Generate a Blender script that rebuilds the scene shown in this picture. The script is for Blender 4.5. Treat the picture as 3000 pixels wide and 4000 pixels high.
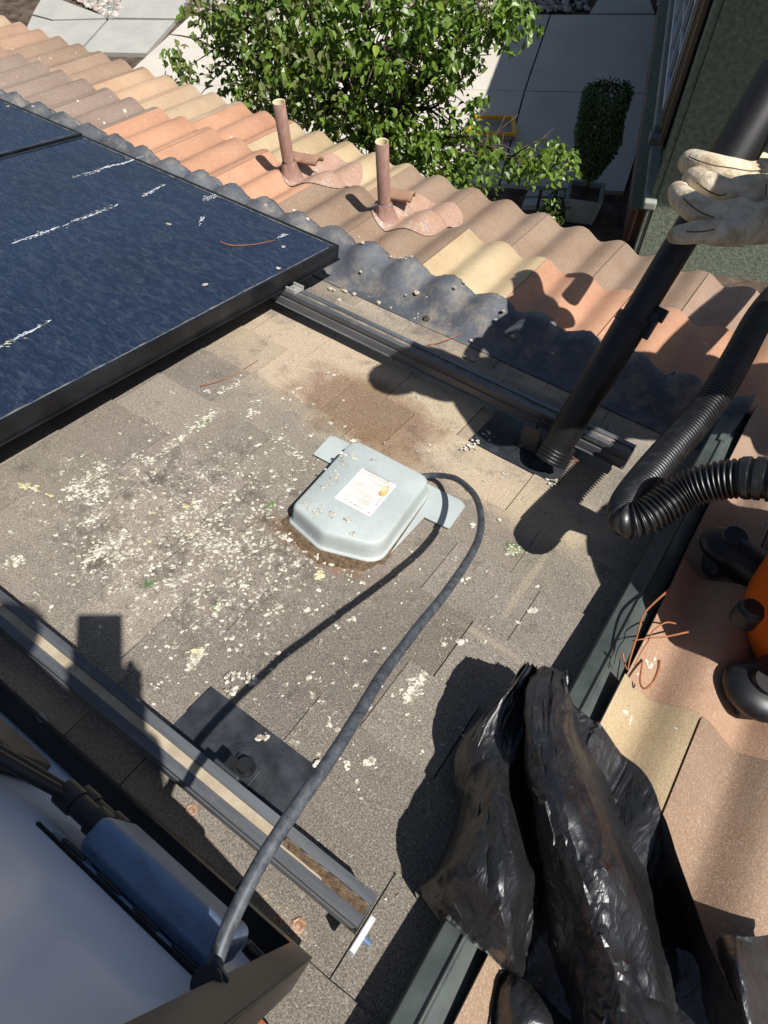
import bpy, math, random
import numpy as np
from mathutils import Vector, Matrix
random.seed(7); rng = np.random.RandomState(11)
rad = math.radians
for o in list(bpy.data.objects): bpy.data.objects.remove(o)
C = bpy.context.scene.collection

# ------------------------------------------------------------ frames
# roof frame: u along the eave, v down the slope, w out of the roof plane
PITCH = rad(14)
M = Matrix.Rotation(-PITCH, 4, 'X')
F = 2600.0; CX, CY = 1500.0, 2000.0
def _ray(x, y): return np.array([x-CX, -(y-CY), -F], float)
_A = -_ray(-5000, -1770); _B = _ray(3920, -418)
_A /= np.linalg.norm(_A); _B /= np.linalg.norm(_B)
_m = _A+_B; _m /= np.linalg.norm(_m); _d = _A-_B; _d -= _m*(_d@_m); _d /= np.linalg.norm(_d)
_A = (_m+_d)/2**.5; _B = (_m-_d)/2**.5
R = np.array([_A, _B, np.cross(_A, _B)])
def RP(x, y, w=0.0):
    """survey helper: point at height w over the roof plane seen in the photo at x, y"""
    r = R@_ray(x, y); t = (w-1.0)/r[2]
    return np.array([r[0]*t, r[1]*t, w])
Mn = np.array(M.to_3x3())
def W(p): return Mn@np.asarray(p, float)
CAM = W((0, 0, 1))
GZ = CAM[2]-5.5
def GP(x, y, z=0.0):
    """point in the world at height z over the ground seen in the photo at x, y"""
    r = Mn@(R@_ray(x, y)); t = (GZ+z-CAM[2])/r[2]
    return CAM+r*t

# ------------------------------------------------------------ camera, sky, sun
cd = bpy.data.cameras.new('camera'); cam = bpy.data.objects.new('camera', cd); C.objects.link(cam)
cd.sensor_fit = 'VERTICAL'; cd.sensor_height = 36; cd.sensor_width = 27
cd.lens = F/4000*36; cd.clip_start = 0.004; cd.clip_end = 500
rot = Mn@R
mw = Matrix([[rot[i][0], rot[i][1], rot[i][2], CAM[i]] for i in range(3)]+[[0, 0, 0, 1]])
cam.matrix_world = mw
bpy.context.scene.camera = cam
sun_r = np.array([.66, -.32, 1.0]); sun_w = Mn@sun_r; sun_w /= np.linalg.norm(sun_w)
el = math.asin(sun_w[2]); az = math.atan2(sun_w[0], sun_w[1])
wd = bpy.data.worlds.new('World'); bpy.context.scene.world = wd; wd.use_nodes = True
nt = wd.node_tree; bg = nt.nodes['Background']
sky = nt.nodes.new('ShaderNodeTexSky'); sky.sky_type = 'NISHITA'; sky.sun_disc = False
sky.sun_elevation = el; sky.sun_rotation = az
nt.links.new(sky.outputs[0], bg.inputs[0]); bg.inputs[1].default_value = 0.06
sd = bpy.data.lights.new('sun', 'SUN'); sd.energy = 5.0; sd.angle = rad(0.53); sd.color = (1, .975, .935)
so = bpy.data.objects.new('sun', sd); C.objects.link(so)
so.rotation_euler = Vector(sun_w).to_track_quat('Z', 'Y').to_euler()
vs = bpy.context.scene.view_settings
vs.view_transform = 'Standard'; vs.look = 'None'; vs.gamma = 1; vs.use_curve_mapping = False; vs.exposure = 0.55

# ------------------------------------------------------------ materials
def col(h, a=1.0):
    h = h.lstrip('#'); v = [int(h[i:i+2], 16)/255 for i in (0, 2, 4)]
    return tuple(((c/12.92) if c <= .04045 else ((c+.055)/1.055)**2.4) for c in v)+(a,)
class Mt:
    def __init__(s, name, base='#808080', rough=.7, metal=0, spec=.5, coord='Object'):
        s.m = bpy.data.materials.new(name); s.m.use_nodes = True; s.nt = s.m.node_tree
        s.b = s.nt.nodes['Principled BSDF']
        s.b.inputs['Base Color'].default_value = col(base) if isinstance(base, str) else base
        s.b.inputs['Roughness'].default_value = rough; s.b.inputs['Metallic'].default_value = metal
        s.b.inputs['Specular IOR Level'].default_value = spec
        s.tc = s.nt.nodes.new('ShaderNodeTexCoord'); s.vec = s.tc.outputs[coord]
    def n(s, t): return s.nt.nodes.new(t)
    def l(s, a, b): s.nt.links.new(a, b)
    def scaled(s, sc, rot=(0, 0, 0), loc=(0, 0, 0)):
        k = s.n('ShaderNodeMapping'); k.inputs['Scale'].default_value = sc; k.inputs['Rotation'].default_value = rot
        k.inputs['Location'].default_value = loc; s.l(s.vec, k.inputs['Vector']); return k.outputs[0]
    def noise(s, scale, detail=3, rough=.55, vec=None, dist=0):
        k = s.n('ShaderNodeTexNoise'); k.inputs['Scale'].default_value = scale; k.inputs['Detail'].default_value = detail
        k.inputs['Roughness'].default_value = rough; k.inputs['Distortion'].default_value = dist
        s.l(vec or s.vec, k.inputs['Vector']); return k.outputs['Fac']
    def voro(s, scale, vec=None, out='Distance', feat='F1'):
        k = s.n('ShaderNodeTexVoronoi'); k.feature = feat; k.inputs['Scale'].default_value = scale
        s.l(vec or s.vec, k.inputs['Vector']); return k.outputs[out]
    def ramp(s, fac, stops, interp='LINEAR'):
        k = s.n('ShaderNodeValToRGB'); s.l(fac, k.inputs[0]); e = k.color_ramp; e.interpolation = interp
        while len(e.elements) < len(stops): e.elements.new(.5)
        for el_, (p, c_) in zip(e.elements, stops):
            el_.position = p
            el_.color = col(c_) if isinstance(c_, str) else ((c_, c_, c_, 1) if isinstance(c_, (int, float)) else c_)
        return k.outputs[0]
    def mix(s, fac, a, b, mode='MIX'):
        k = s.n('ShaderNodeMix'); k.data_type = 'RGBA'; k.blend_type = mode
        for i, v in ((0, fac), (6, a), (7, b)):
            if isinstance(v, (int, float)): k.inputs[i].default_value = v if i == 0 else (v, v, v, 1)
            elif isinstance(v, str): k.inputs[i].default_value = col(v)
            elif isinstance(v, tuple): k.inputs[i].default_value = v
            else: s.l(v, k.inputs[i])
        return k.outputs[2]
    def math(s, op, a, b=0.0):
        k = s.n('ShaderNodeMath'); k.operation = op
        for i, v in ((0, a), (1, b)):
            if isinstance(v, (int, float)): k.inputs[i].default_value = v
            else: s.l(v, k.inputs[i])
        return k.outputs[0]
    def spot(s, centre, sx, sy, nscale=12, namp=.5):
        """1 in the middle of an uneven patch, 0 outside"""
        k = s.n('ShaderNodeMapping'); k.vector_type = 'POINT'
        k.inputs['Scale'].default_value = (1/sx, 1/sy, 0)
        k.inputs['Location'].default_value = (-centre[0]/sx, -centre[1]/sy, 0)
        s.l(s.vec, k.inputs['Vector'])
        ln = s.n('ShaderNodeVectorMath'); ln.operation = 'LENGTH'; s.l(k.outputs[0], ln.inputs[0])
        d = s.math('ADD', ln.outputs['Value'], s.math('MULTIPLY', s.math('SUBTRACT', s.noise(nscale, 5, .65), .5), namp*2))
        return s.ramp(d, [(.55, 1.0), (1.1, 0.0)])
    def warp(s, sc, amp):
        k = s.n('ShaderNodeTexNoise'); k.inputs['Scale'].default_value = sc; k.inputs['Detail'].default_value = 3; s.l(s.vec, k.inputs['Vector'])
        a = s.n('ShaderNodeVectorMath'); a.operation = 'MULTIPLY_ADD'; s.l(k.outputs['Color'], a.inputs[0]); a.inputs[1].default_value = (amp,)*3; s.l(s.vec, a.inputs[2]); return a.outputs[0]
    def attr(s, name='tint'):
        k = s.n('ShaderNodeAttribute'); k.attribute_name = name; return k.outputs['Color']
    def base(s, c_): s.l(c_, s.b.inputs['Base Color']); return s
    def rough(s, f, lo, hi):
        k = s.n('ShaderNodeMapRange'); s.l(f, k.inputs[0]); k.inputs[3].default_value = lo; k.inputs[4].default_value = hi
        s.l(k.outputs[0], s.b.inputs['Roughness']); return s
    def bump(s, h, strength=.3, dist=.002):
        k = s.n('ShaderNodeBump'); k.inputs['Strength'].default_value = strength; k.inputs['Distance'].default_value = dist
        s.l(h, k.inputs['Height'])
        if s.b.inputs['Normal'].is_linked: s.l(s.b.inputs['Normal'].links[0].from_socket, k.inputs['Normal'])
        s.l(k.outputs[0], s.b.inputs['Normal']); return s

def m_simple(name, a, b=None, sc=20, rough=.6, metal=0, spec=.5, bump=0, bd=.001, bsc=None, detail=4):
    m = Mt(name, a, rough, metal, spec)
    if b: m.base(m.mix(m.ramp(m.noise(sc, detail, .6), [(.35, 0.), (.68, 1.)]), a, b))
    if bump: m.bump(m.noise(bsc or sc*6, 4, .6), bump, bd)
    return m.m

# asphalt shingle: granules, tan dust where the rail and the panel held it, brown stain, darker clean granules low down
m = Mt('asphalt_granules', rough=.92, spec=.25)
gr = m.noise(420, 2, .7)
dark = m.ramp(gr, [(.30, '#4a4642'), (.5, '#6b645b'), (.72, '#928a7e')])
warm = m.ramp(gr, [(.30, '#625951'), (.5, '#82786d'), (.72, '#a59a8c')])
dust = m.ramp(gr, [(.3, '#857561'), (.5, '#a08f78'), (.68, '#b9aa93')])
big = m.noise(3.2, 5, .6)
base = m.mix(m.ramp(big, [(.38, 0.), (.62, 1.)]), dark, warm)
base = m.mix(m.math('MULTIPLY', m.spot((-.06, .38), .42, .62, 5, .35), .88), base, dark)
base = m.mix(m.math('MULTIPLY', m.spot((-.85, .62), .55, .45, 5, .4), .55), base, warm)
base = m.mix(m.math('MULTIPLY', m.spot((-.128, .85), .010, .13, 30, .35), .3), base, dust)
base = m.mix(m.math('MULTIPLY', m.spot((-.13, .69), .10, .008, 30, .35), .25), base, dust)
tn = m.ramp(m.noise(9, 6, .7), [(.4, 0.), (.62, 1.)])
base = m.mix(m.math('MULTIPLY', m.spot((-.72, 1.15), .62, .24, 8, .5), .85), base, dust)
base = m.mix(m.math('MULTIPLY', m.spot((-.22, 1.04), .22, .10, 9, .6), .8), base, dust)
base = m.mix(m.math('MULTIPLY', m.spot((-.6, 1.5), .8, .12, 9, .6), m.math('MULTIPLY', tn, .7)), base, dust)
base = m.mix(m.math('MULTIPLY', m.spot((-.5, .13), .45, .055, 9, .6), .6), base, dust)
base = m.mix(m.math('MULTIPLY', m.spot((-.67, 1.08), .25, .15, 12, .7), .75), base, m.ramp(gr, [(.3, '#3d2a1e'), (.66, '#7d6049')]))
base = m.mix(m.math('MULTIPLY', m.spot((-.55, 1.0), .16, .07, 14, .7), .5), base, m.ramp(gr, [(.3, '#4a3424'), (.66, '#8a6c50')]))
base = m.mix(m.math('MULTIPLY', m.spot((-.5, .66), .14, .03, 20, .8), .75), base, '#7f6145')
base = m.mix(m.math('MULTIPLY', m.ramp(m.noise(16, 6, .75), [(.56, 0.), (.72, 1.)]), .5), base, '#37332f')
base = m.mix(.45, base, m.mix(1.0, base, m.attr(), 'MULTIPLY'))
fleck = m.ramp(m.noise(240, 1, .5, dist=.4), [(.71, 0.), (.74, 1.)])
base = m.mix(m.math('MULTIPLY', fleck, .55), base, '#b8b0a2')
wsp = m.math('MULTIPLY', m.ramp(m.noise(150, 3, .75), [(.56, 0.), (.60, 1.)]), m.ramp(m.noise(26, 6, .8), [(.46, 0.), (.6, 1.)]))
base = m.mix(m.math('MULTIPLY', m.math('MULTIPLY', wsp, m.spot((-.70, .56), .36, .30, 9, .5)), .8), base, '#cfcabb')
base = m.mix(m.math('MULTIPLY', m.math('MULTIPLY', m.ramp(m.noise(17, 7, .8), [(.48, 0.), (.62, 1.)]), m.spot((-.70, .56), .36, .30, 9, .5)), .65), base, '#35322c')
m.base(base).bump(gr, .4, .0018).bump(m.noise(45, 4, .7), .35, .002); M_SH = m.m
m = Mt('shingle_crack', '#2a2521', .95, spec=.1); M_CRACK = m.m

# concrete tile: tint per tile, speckle, lighter worn edges, grey wash
m = Mt('concrete_tile', rough=.88, spec=.25)
t = m.attr(); sp = m.noise(330, 2, .7)
b_ = m.mix(m.ramp(m.noise(6, 5, .6), [(.35, 0.), (.7, .55)]), t, m.mix(1.0, t, '#d2c0b0', 'MULTIPLY'))
b_ = m.mix(m.math('MULTIPLY', m.ramp(sp, [(.52, 0.), (.7, 1.)]), .25), b_, '#cdb69c')
b_ = m.mix(m.math('MULTIPLY', m.ramp(sp, [(.3, 1.), (.44, 0.)]), .35), b_, '#4b3a30')
b_ = m.mix(m.math('MULTIPLY', m.ramp(m.noise(38, 6, .75), [(.6, 0.), (.75, 1.)]), .25), b_, '#d8ccbb')
b_ = m.mix(m.math('MULTIPLY', m.ramp(m.noise(14, 7, .8, m.scaled((1, .35, 1))), [(.55, 0.), (.78, 1.)]), .3), b_, '#6e625a')
m.base(b_).bump(sp, .35, .0016).bump(m.noise(60, 3, .6), .2, .002); M_TILE = m.m
m = Mt('roof_lead', rough=.62, spec=.4)
ln_ = m.noise(5, 6, .65)
b_ = m.mix(m.ramp(ln_, [(.35, 0.), (.7, 1.)]), '#3c3f45', '#5a5d62')
b_ = m.mix(m.math('MULTIPLY', m.ramp(m.noise(11, 7, .75), [(.46, 0.), (.68, 1.)]), .7), b_, '#8c8170')
b_ = m.mix(m.math('MULTIPLY', m.ramp(m.noise(90, 3, .6), [(.66, 0.), (.74, 1.)]), .4), b_, '#9a9890')
m.base(b_).rough(ln_, .5, .75).bump(m.noise(18, 4, .6), .35, .004); M_LEAD = m.m
M_VALLEY = m_simple('painted_flashing', '#363c3a', '#4c524e', 14, .5, 0, .5, .2, .001)
M_BLACKFLASH = m_simple('black_painted_plate', '#17191d', '#34373b', 26, .5, 0, .5, .3, .001)
M_RAIL = None
m = Mt('anodised_rail', rough=.42, metal=.15)
b_ = m.mix(m.ramp(m.noise(9, 6, .7, m.scaled((.3, 3, 3))), [(.35, 0.), (.7, 1.)]), '#414346', '#66686b')
b_ = m.mix(m.math('MULTIPLY', m.ramp(m.noise(40, 6, .8), [(.58, 0.), (.74, 1.)]), .5), b_, '#8f8472')
m.base(b_).bump(m.noise(90, 3, .6), .15, .0006); M_RAIL = m.m
M_DUST = m_simple('settled_dust', '#92846f', '#a89c88', 30, .95, 0, .1, .4, .001)
M_DIRT = m_simple('caked_dirt', '#5f4c39', '#8d7761', 120, .95, 0, .1, 1.0, .006)
# photovoltaic glass with dust film and streaks
m = Mt('panel_glass', rough=.3, spec=.45)
st = m.noise(16, 8, .8, m.scaled((1, 3.2, 1), (0, 0, .12)), 1.5)
b_ = m.mix(m.ramp(m.noise(3, 5, .6), [(.35, 0.), (.7, 1.)]), '#15233b', '#1c2c48')
b_ = m.mix(m.math('MULTIPLY', m.ramp(st, [(.47, 0.), (.62, 1.)]), .42), b_, '#56616c')
rip = m.noise(20, 7, .82, m.scaled((.55, 2.0, 1), (0, 0, .18)), 5)
b_ = m.mix(m.math('MULTIPLY', m.ramp(rip, [(.45, 0.), (.5, 1.), (.55, 0.)]), .85), b_, '#060a12')
b_ = m.mix(m.math('MULTIPLY', m.ramp(m.noise(52, 6, .8, m.scaled((.6, 1.8, 1), (0, 0, .18)), 4), [(.48, 0.), (.6, 1.)]), .6), b_, '#080e1a')
b_ = m.mix(m.math('MULTIPLY', m.ramp(m.voro(14), [(.0, 1.), (.035, 0.)]), .6), b_, '#8b9299')
m.base(b_).rough(st, .28, .6); m.b.inputs['Coat Weight'].default_value = .15; m.b.inputs['Coat Roughness'].default_value = .2
M_GLASS = m.m
M_PEDGE = m_simple('dusty_glass_edge', '#2a323f', '#6f6d66', 40, .8)
M_FRAME = m_simple('black_frame', '#0d0e10', '#24262a', 12, .38, .3, .5, .1, .0005)
m = Mt('bronze_frame', rough=.36, metal=.4)
m.base(m.mix(m.ramp(m.noise(7, 5, .6), [(.35, 0.), (.7, 1.)]), '#1d1b19', '#3a352f')).bump(m.noise(300, 2, .5, m.scaled((1, 12, 1))), .1, .0004); M_BRONZE = m.m
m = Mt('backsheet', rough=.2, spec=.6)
m.base(m.mix(m.ramp(m.noise(5, 6, .6), [(.35, 0.), (.7, 1.)]), '#bccbe6', '#d3deef')).bump(m.noise(14, 4, .5), .15, .002); M_BACK = m.m  # white sheet; the blue skylight of its shaded side is put into the colour
m = Mt('cast_aluminium', rough=.34, metal=.35)
cn = m.noise(28, 6, .75)
m.base(m.mix(m.ramp(cn, [(.5, 0.), (.75, 1.)]), '#677d9a', '#53565b')).rough(cn, .28, .55).bump(m.noise(180, 3, .6), .2, .0006); M_CAST = m.m  # grey metal; the blue base colour carries a painted sky reflection
m = Mt('box_paint', rough=.42, spec=.5)
b_ = m.mix(m.ramp(m.noise(7, 5, .6), [(.4, 0.), (.65, 1.)]), '#99a09e', '#a6aca9')
b_ = m.mix(m.math('MULTIPLY', m.ramp(m.noise(22, 8, .8), [(.55, 0.), (.72, 1.)]), .45), b_, '#84806f')
b_ = m.mix(m.math('MULTIPLY', m.ramp(m.noise(70, 6, .8), [(.62, 0.), (.7, 1.)]), .5), b_, '#d6d5cc')
m.base(b_).rough(m.noise(20, 5, .7), .35, .6); M_BOX = m.m
M_STEEL = m_simple('weathered_steel', '#9c9a94', '#b5b2aa', 60, .4, .4)
M_RUBBER = None
m = Mt('cable_rubber', rough=.5, spec=.45)
m.base(m.mix(m.ramp(m.noise(70, 6, .8), [(.40, 0.), (.75, 1.)]), '#2f3338', '#5f6367')).bump(m.noise(120, 3, .6), .15, .0008); M_RUBBER = m.m
M_BLKPL = m_simple('black_plastic', '#0b0b0c', '#1d1e20', 18, .45, 0, .5, .15, .0006)
m = Mt('wand_plastic', rough=.45, spec=.5)
wn = m.noise(60, 7, .85, m.scaled((3, 1, .35)))
m.base(m.mix(m.ramp(wn, [(.6, 0.), (.72, 1.)]), '#100e0e', '#3c3936')).rough(wn, .4, .6); M_WAND = m.m
m = Mt('hose_plastic', rough=.4, spec=.6)
m.base(m.mix(m.ramp(m.noise(40, 4, .7), [(.5, 0.), (.8, 1.)]), '#141415', '#333334')); M_HOSE = m.m
M_ORANGE = m_simple('orange_plastic', '#ea6f16', '#dc6512', 5, .38)
m = Mt('bag_film', rough=.3, spec=.7)
cr = m.noise(26, 6, .7, None, 1.2); bn = m.noise(6, 5, .65)
b_ = m.mix(m.ramp(bn, [(.45, 0.), (.75, 1.)]), '#161618', '#2a2a2c')
b_ = m.mix(m.math('MULTIPLY', m.ramp(m.noise(30, 7, .8), [(.52, 0.), (.75, 1.)]), .4), b_, '#3e3a36')
m.base(b_).rough(bn, .34, .5).bump(m.voro(13, m.warp(7, .10), 'Distance', 'F1'), .3, .010).bump(m.voro(38, m.warp(20, .05), 'Distance', 'F1'), .45, .004).bump(m.noise(16, 3, .5, m.scaled((2.2, .7, 1)), 1.5), .6, .010); M_BAG = m.m
m = Mt('glove_leather', rough=.72, spec=.3)
m.base(m.mix(m.ramp(m.noise(28, 5, .7), [(.42, 0.), (.66, 1.)]), '#cdbfa6', '#9f8b6f')).bump(m.noise(34, 5, .7, m.scaled((1, .5, 1), (0, 0, .3)), 1.5), .7, .005).bump(m.noise(120, 4, .65), .35, .0015).bump(m.voro(300), .15, .0006); M_GLOVE = m.m
M_SEAM = m_simple('glove_stitch', '#4b4038', None, rough=.9)
m = Mt('vent_paint', rough=.5, spec=.4)
vn = m.noise(40, 5, .7, m.scaled((2, 2, .6)))
m.base(m.mix(m.ramp(vn, [(.45, 0.), (.75, 1.)]), '#8a6a5e', '#a08376')).bump(m.noise(60, 4, .7), .3, .0012); M_VENT = m.m
M_PVC = m_simple('pvc_inside', '#d9cda8', '#c2b48e', 40, .5)
m = Mt('brushed_patch', rough=.6, spec=.4)
br = m.noise(34, 6, .8, m.scaled((1, 1, 1), (0, 0, .5)), 1.8)
m.base(m.mix(m.ramp(br, [(.48, 0.), (.64, 1.)]), '#9b7a66', m.ramp(m.noise(11, 4, .6), [(.42, '#a4866f'), (.58, '#aaa096'), (.68, '#a2a5a5')]))).bump(br, .3, .002); M_PATCH = m.m
m = Mt('dried_dropping', rough=.9, spec=.2); pz = m.noise(260, 3, .75); po = m.noise(95, 4, .75)
m.base(m.mix(m.math('MULTIPLY', m.ramp(po, [(.44, 0.), (.56, 1.)]), .9), m.mix(m.ramp(pz, [(.4, 0.), (.6, 1.)]), '#d0cdc2', '#b5ad98'), '#776c5d')).bump(pz, .6, .001); M_DROP = m.m
M_DROPY = m_simple('yellow_dropping', '#a79b5a', '#d0c9a4', 60, .9)
M_DROPG = m_simple('green_dropping', '#3e5a33', '#7c8457', 80, .9)
M_TWIG = m_simple('dry_twig', '#7b4a2d', '#a1623a', 40, .8)
M_ROCK = m_simple('pale_pebble', '#b8b0a0', '#8c8272', 60, .9, bump=.5)
M_PAPER = m_simple('paper_label', '#e4e2de', '#d3cbb9', 20, .6)
M_INK = m_simple('black_ink', '#2a2a2e', None, rough=.7); M_RED = m_simple('red_ink', '#c22a22', None, rough=.7)
M_STAIN = m_simple('label_stain', '#a07a48', '#d2b98c', 60, .8)
m = Mt('driveway_concrete', rough=.9, spec=.2)
b_ = m.mix(m.ramp(m.noise(.9, 6, .65), [(.35, 0.), (.7, 1.)]), '#a9a297', '#b9b2a6')
b_ = m.mix(m.math('MULTIPLY', m.ramp(m.noise(5, 8, .8), [(.55, 0.), (.75, 1.)]), .3), b_, '#8b8377')
m.base(b_).bump(m.noise(60, 3, .6), .15, .003); M_CONC = m.m
m = Mt('walkway_concrete', rough=.9, spec=.2)
m.base(m.mix(m.ramp(m.noise(2, 6, .7), [(.35, 0.), (.7, 1.)]), '#93918b', '#a19e96')).bump(m.noise(60, 3, .6), .15, .003); M_WALK = m.m
M_SOIL = m_simple('garden_soil', '#3a3028', '#62554a', 5, .95, 0, .1, .8, .02, 14)
M_GRAVELM = m_simple('river_rock', '#6d6053', '#a39688', 3, .85)
m = Mt('river_rock_mix', rough=.85); m.base(m.mix(m.ramp(m.noise(30, 4, .7), [(.4, 0.), (.7, .5)]), m.attr(), '#6a5f55')); M_GRAVELM = m.m
m = Mt('green_stucco', rough=.95, spec=.15)
sn = m.noise(22, 5, .75)
m.base(m.mix(m.ramp(sn, [(.35, 0.), (.65, 1.)]), '#666d5e', '#8b917e')).bump(sn, 1.0, .012); M_STUCCO = m.m
M_TRIM = m_simple('pale_trim', '#7d8277', '#8f9388', 3, .8); M_WHITE = m_simple('white_vinyl', '#bfc3c4', None, rough=.5)
M_WGLASS = m_simple('window_glass', '#31404c', '#50626f', 2, .08, 0, .9); M_SHUT = m_simple('brown_shutter', '#2c2620', '#3b332b', 8, .6)
M_TAN = m_simple('tan_edge', '#8f7d63', None, rough=.7); M_BLACK = m_simple('black_gap', '#060606', None, rough=.9)
m = Mt('red_brick', rough=.9)
bk = m.n('ShaderNodeTexBrick'); m.l(m.scaled((1, 1, 1)), bk.inputs[0]); bk.inputs['Color1'].default_value = col('#6b3f30'); bk.inputs['Color2'].default_value = col('#80503d')
bk.inputs['Mortar'].default_value = col('#9c958a'); bk.inputs['Scale'].default_value = 4.5; m.base(bk.outputs[0]); M_BRICK = m.m
M_ROOFD = m_simple('neighbour_roof', '#5a4438', '#6d5648', 4, .9)
m = Mt('leaf', rough=.38, spec=.5)
ln2 = m.attr()
m.base(ln2); m.b.inputs['Transmission Weight'].default_value = 0
# thin leaves: some light comes through them
tr = m.n('ShaderNodeBsdfTranslucent'); mx = m.n('ShaderNodeMixShader'); mx.inputs[0].default_value = .32
m.l(m.mix(1.0, ln2, '#e6ff7a', 'MULTIPLY'), tr.inputs[0])
outn = [x for x in m.nt.nodes if x.type == 'OUTPUT_MATERIAL'][0]
m.l(m.b.outputs[0], mx.inputs[1]); m.l(tr.outputs[0], mx.inputs[2]); m.l(mx.outputs[0], outn.inputs[0]); M_LEAF = m.m
M_BARK = m_simple('bark', '#3b312a', '#5e5147', 12, .9, 0, .2, .8, .01, 30)
M_POT = m_simple('planter_grey', '#686e6b', '#7d827e', 6, .8); M_YEL = m_simple('yellow_plastic', '#e0a50c', '#c98f0a', 9, .45)
M_SKIN = m_simple('skin', '#9c6b50', '#8a5c44', 20, .55); M_SHIRT = m_simple('work_shirt', '#27303c', '#323c49', 12, .9)
M_JEANS = m_simple('work_trousers', '#2b2c30', '#3a3b3f', 14, .9); M_HAT = m_simple('cap_cloth', '#3a3a38', '#4b4a46', 20, .9); M_HAIR = m_simple('dark_hair', '#14100d', '#221b16', 50, .6)
M_PHONE = m_simple('phone_shell', '#15161a', None, rough=.3)

# ------------------------------------------------------------ mesh helpers
class MB:
    def __init__(s): s.v = []; s.f = []; s.mi = []; s.col = None; s.k = 0
    def add(s, vs_, fs, c_=None, k=None):
        o = len(s.v); s.v += [tuple(map(float, p)) for p in vs_]
        s.f += [tuple(i+o for i in f) for f in fs]; s.mi += [s.k if k is None else k]*len(fs)
        if c_ is not None:
            if s.col is None: s.col = []
            s.col += [c_]*len(vs_)
        return s
    def box(s, a, b, c_=None, k=None):
        x0, y0, z0 = a; x1, y1, z1 = b
        vs_ = [(x0, y0, z0), (x1, y0, z0), (x1, y1, z0), (x0, y1, z0), (x0, y0, z1), (x1, y0, z1), (x1, y1, z1), (x0, y1, z1)]
        return s.add(vs_, [(0, 3, 2, 1), (4, 5, 6, 7), (0, 1, 5, 4), (1, 2, 6, 5), (2, 3, 7, 6), (3, 0, 4, 7)], c_, k)
    def obox(s, o, ax, ay, az, c_=None, k=None):
        """box from corner o with edge vectors"""
        o, ax, ay, az = map(lambda q: np.asarray(q, float), (o, ax, ay, az))
        vs_ = [o, o+ax, o+ax+ay, o+ay, o+az, o+ax+az, o+ax+ay+az, o+ay+az]
        fl = [(0, 3, 2, 1), (4, 5, 6, 7), (0, 1, 5, 4), (1, 2, 6, 5), (2, 3, 7, 6), (3, 0, 4, 7)]
        if np.dot(np.cross(ax, ay), az) < 0: fl = [f[::-1] for f in fl]
        return s.add(vs_, fl, c_, k)
    def tube(s, path, r, n=12, cap=True, k=None, c_=None, round_=False, flat=None):
        P = [np.asarray(p, float) for p in path]; rr = [r]*len(P) if isinstance(r, (int, float)) else list(r)
        if round_:
            def ends(P, rr):
                d = P[1]-P[0]; d /= np.linalg.norm(d)+1e-9
                e = [(P[0]-d*rr[0]*math.sin(a), rr[0]*math.cos(a)) for a in (rad(80), rad(55), rad(28))]
                return e
            e0 = ends(P, rr); e1 = ends(P[::-1], rr[::-1])
            P = [e[0] for e in e0]+P+[e[0] for e in e1[::-1]]; rr = [e[1] for e in e0]+rr+[e[1] for e in e1[::-1]]
        vs_ = []; up = None
        for i, p in enumerate(P):
            d = P[min(i+1, len(P)-1)]-P[max(i-1, 0)]; d /= np.linalg.norm(d)+1e-12
            if up is None:
                up = np.cross(d, (0, 0, 1.)) if abs(d[2]) < .9 else np.cross(d, (1., 0, 0))
            up = up-d*(up@d); up /= np.linalg.norm(up)+1e-12; si = np.cross(d, up)
            for j in range(n):
                a = 2*math.pi*j/n
                vs_.append(p+rr[i]*(math.cos(a)*up+math.sin(a)*si))
        fs = [(i*n+j, i*n+(j+1) % n, (i+1)*n+(j+1) % n, (i+1)*n+j) for i in range(len(P)-1) for j in range(n)]
        if cap: fs += [tuple(range(n))[::-1], tuple((len(P)-1)*n+j for j in range(n))]
        return s.add(vs_, fs, c_, k)
    def ball(s, c_, r, n=10, k=None, cc=None):
        r = (r, r, r) if isinstance(r, (int, float)) else r
        vs_ = []; fs = []; m_ = n//2+1
        for i in range(m_+1):
            a = math.pi*i/m_
            for j in range(n):
                b = 2*math.pi*j/n
                vs_.append((c_[0]+r[0]*math.sin(a)*math.cos(b), c_[1]+r[1]*math.sin(a)*math.sin(b), c_[2]-r[2]*math.cos(a)))
        for i in range(m_):
            for j in range(n): fs.append((i*n+j, i*n+(j+1) % n, (i+1)*n+(j+1) % n, (i+1)*n+j))
        return s.add(vs_, fs, cc, k)
    def grid(s, fn, nu, nv, k=None, c_=None, flip=False):
        vs_ = [fn(i/nu, j/nv) for j in range(nv+1) for i in range(nu+1)]
        fs = [(j*(nu+1)+i, j*(nu+1)+i+1, (j+1)*(nu+1)+i+1, (j+1)*(nu+1)+i) for j in range(nv) for i in range(nu)]
        if flip: fs = [f[::-1] for f in fs]
        return s.add(vs_, fs, c_, k)
    def prism(s, poly, z0, z1, k=None, c_=None):
        n = len(poly)
        ar = sum(poly[i][0]*poly[(i+1) % n][1]-poly[(i+1) % n][0]*poly[i][1] for i in range(n))
        if ar < 0: poly = poly[::-1]
        vs_ = [(p[0], p[1], z0) for p in poly]+[(p[0], p[1], z1) for p in poly]
        fs = [tuple(range(n))[::-1], tuple(range(n, 2*n))]+[(i, (i+1) % n, n+(i+1) % n, n+i) for i in range(n)]
        return s.add(vs_, fs, c_, k)
BASES = {}
def thing(name, label, cat, base=(0, 0, 0), group=None, frame='roof'):
    o = bpy.data.objects.new(name, None); C.objects.link(o)
    T = Matrix.Translation(Vector([float(q) for q in base])); o.matrix_world = (M@T) if frame == 'roof' else T
    o.empty_display_size = .05
    o['label'] = label; o['category'] = cat
    if group: o['group'] = group
    BASES[o.name] = (np.asarray(base, float), frame); return o
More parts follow.
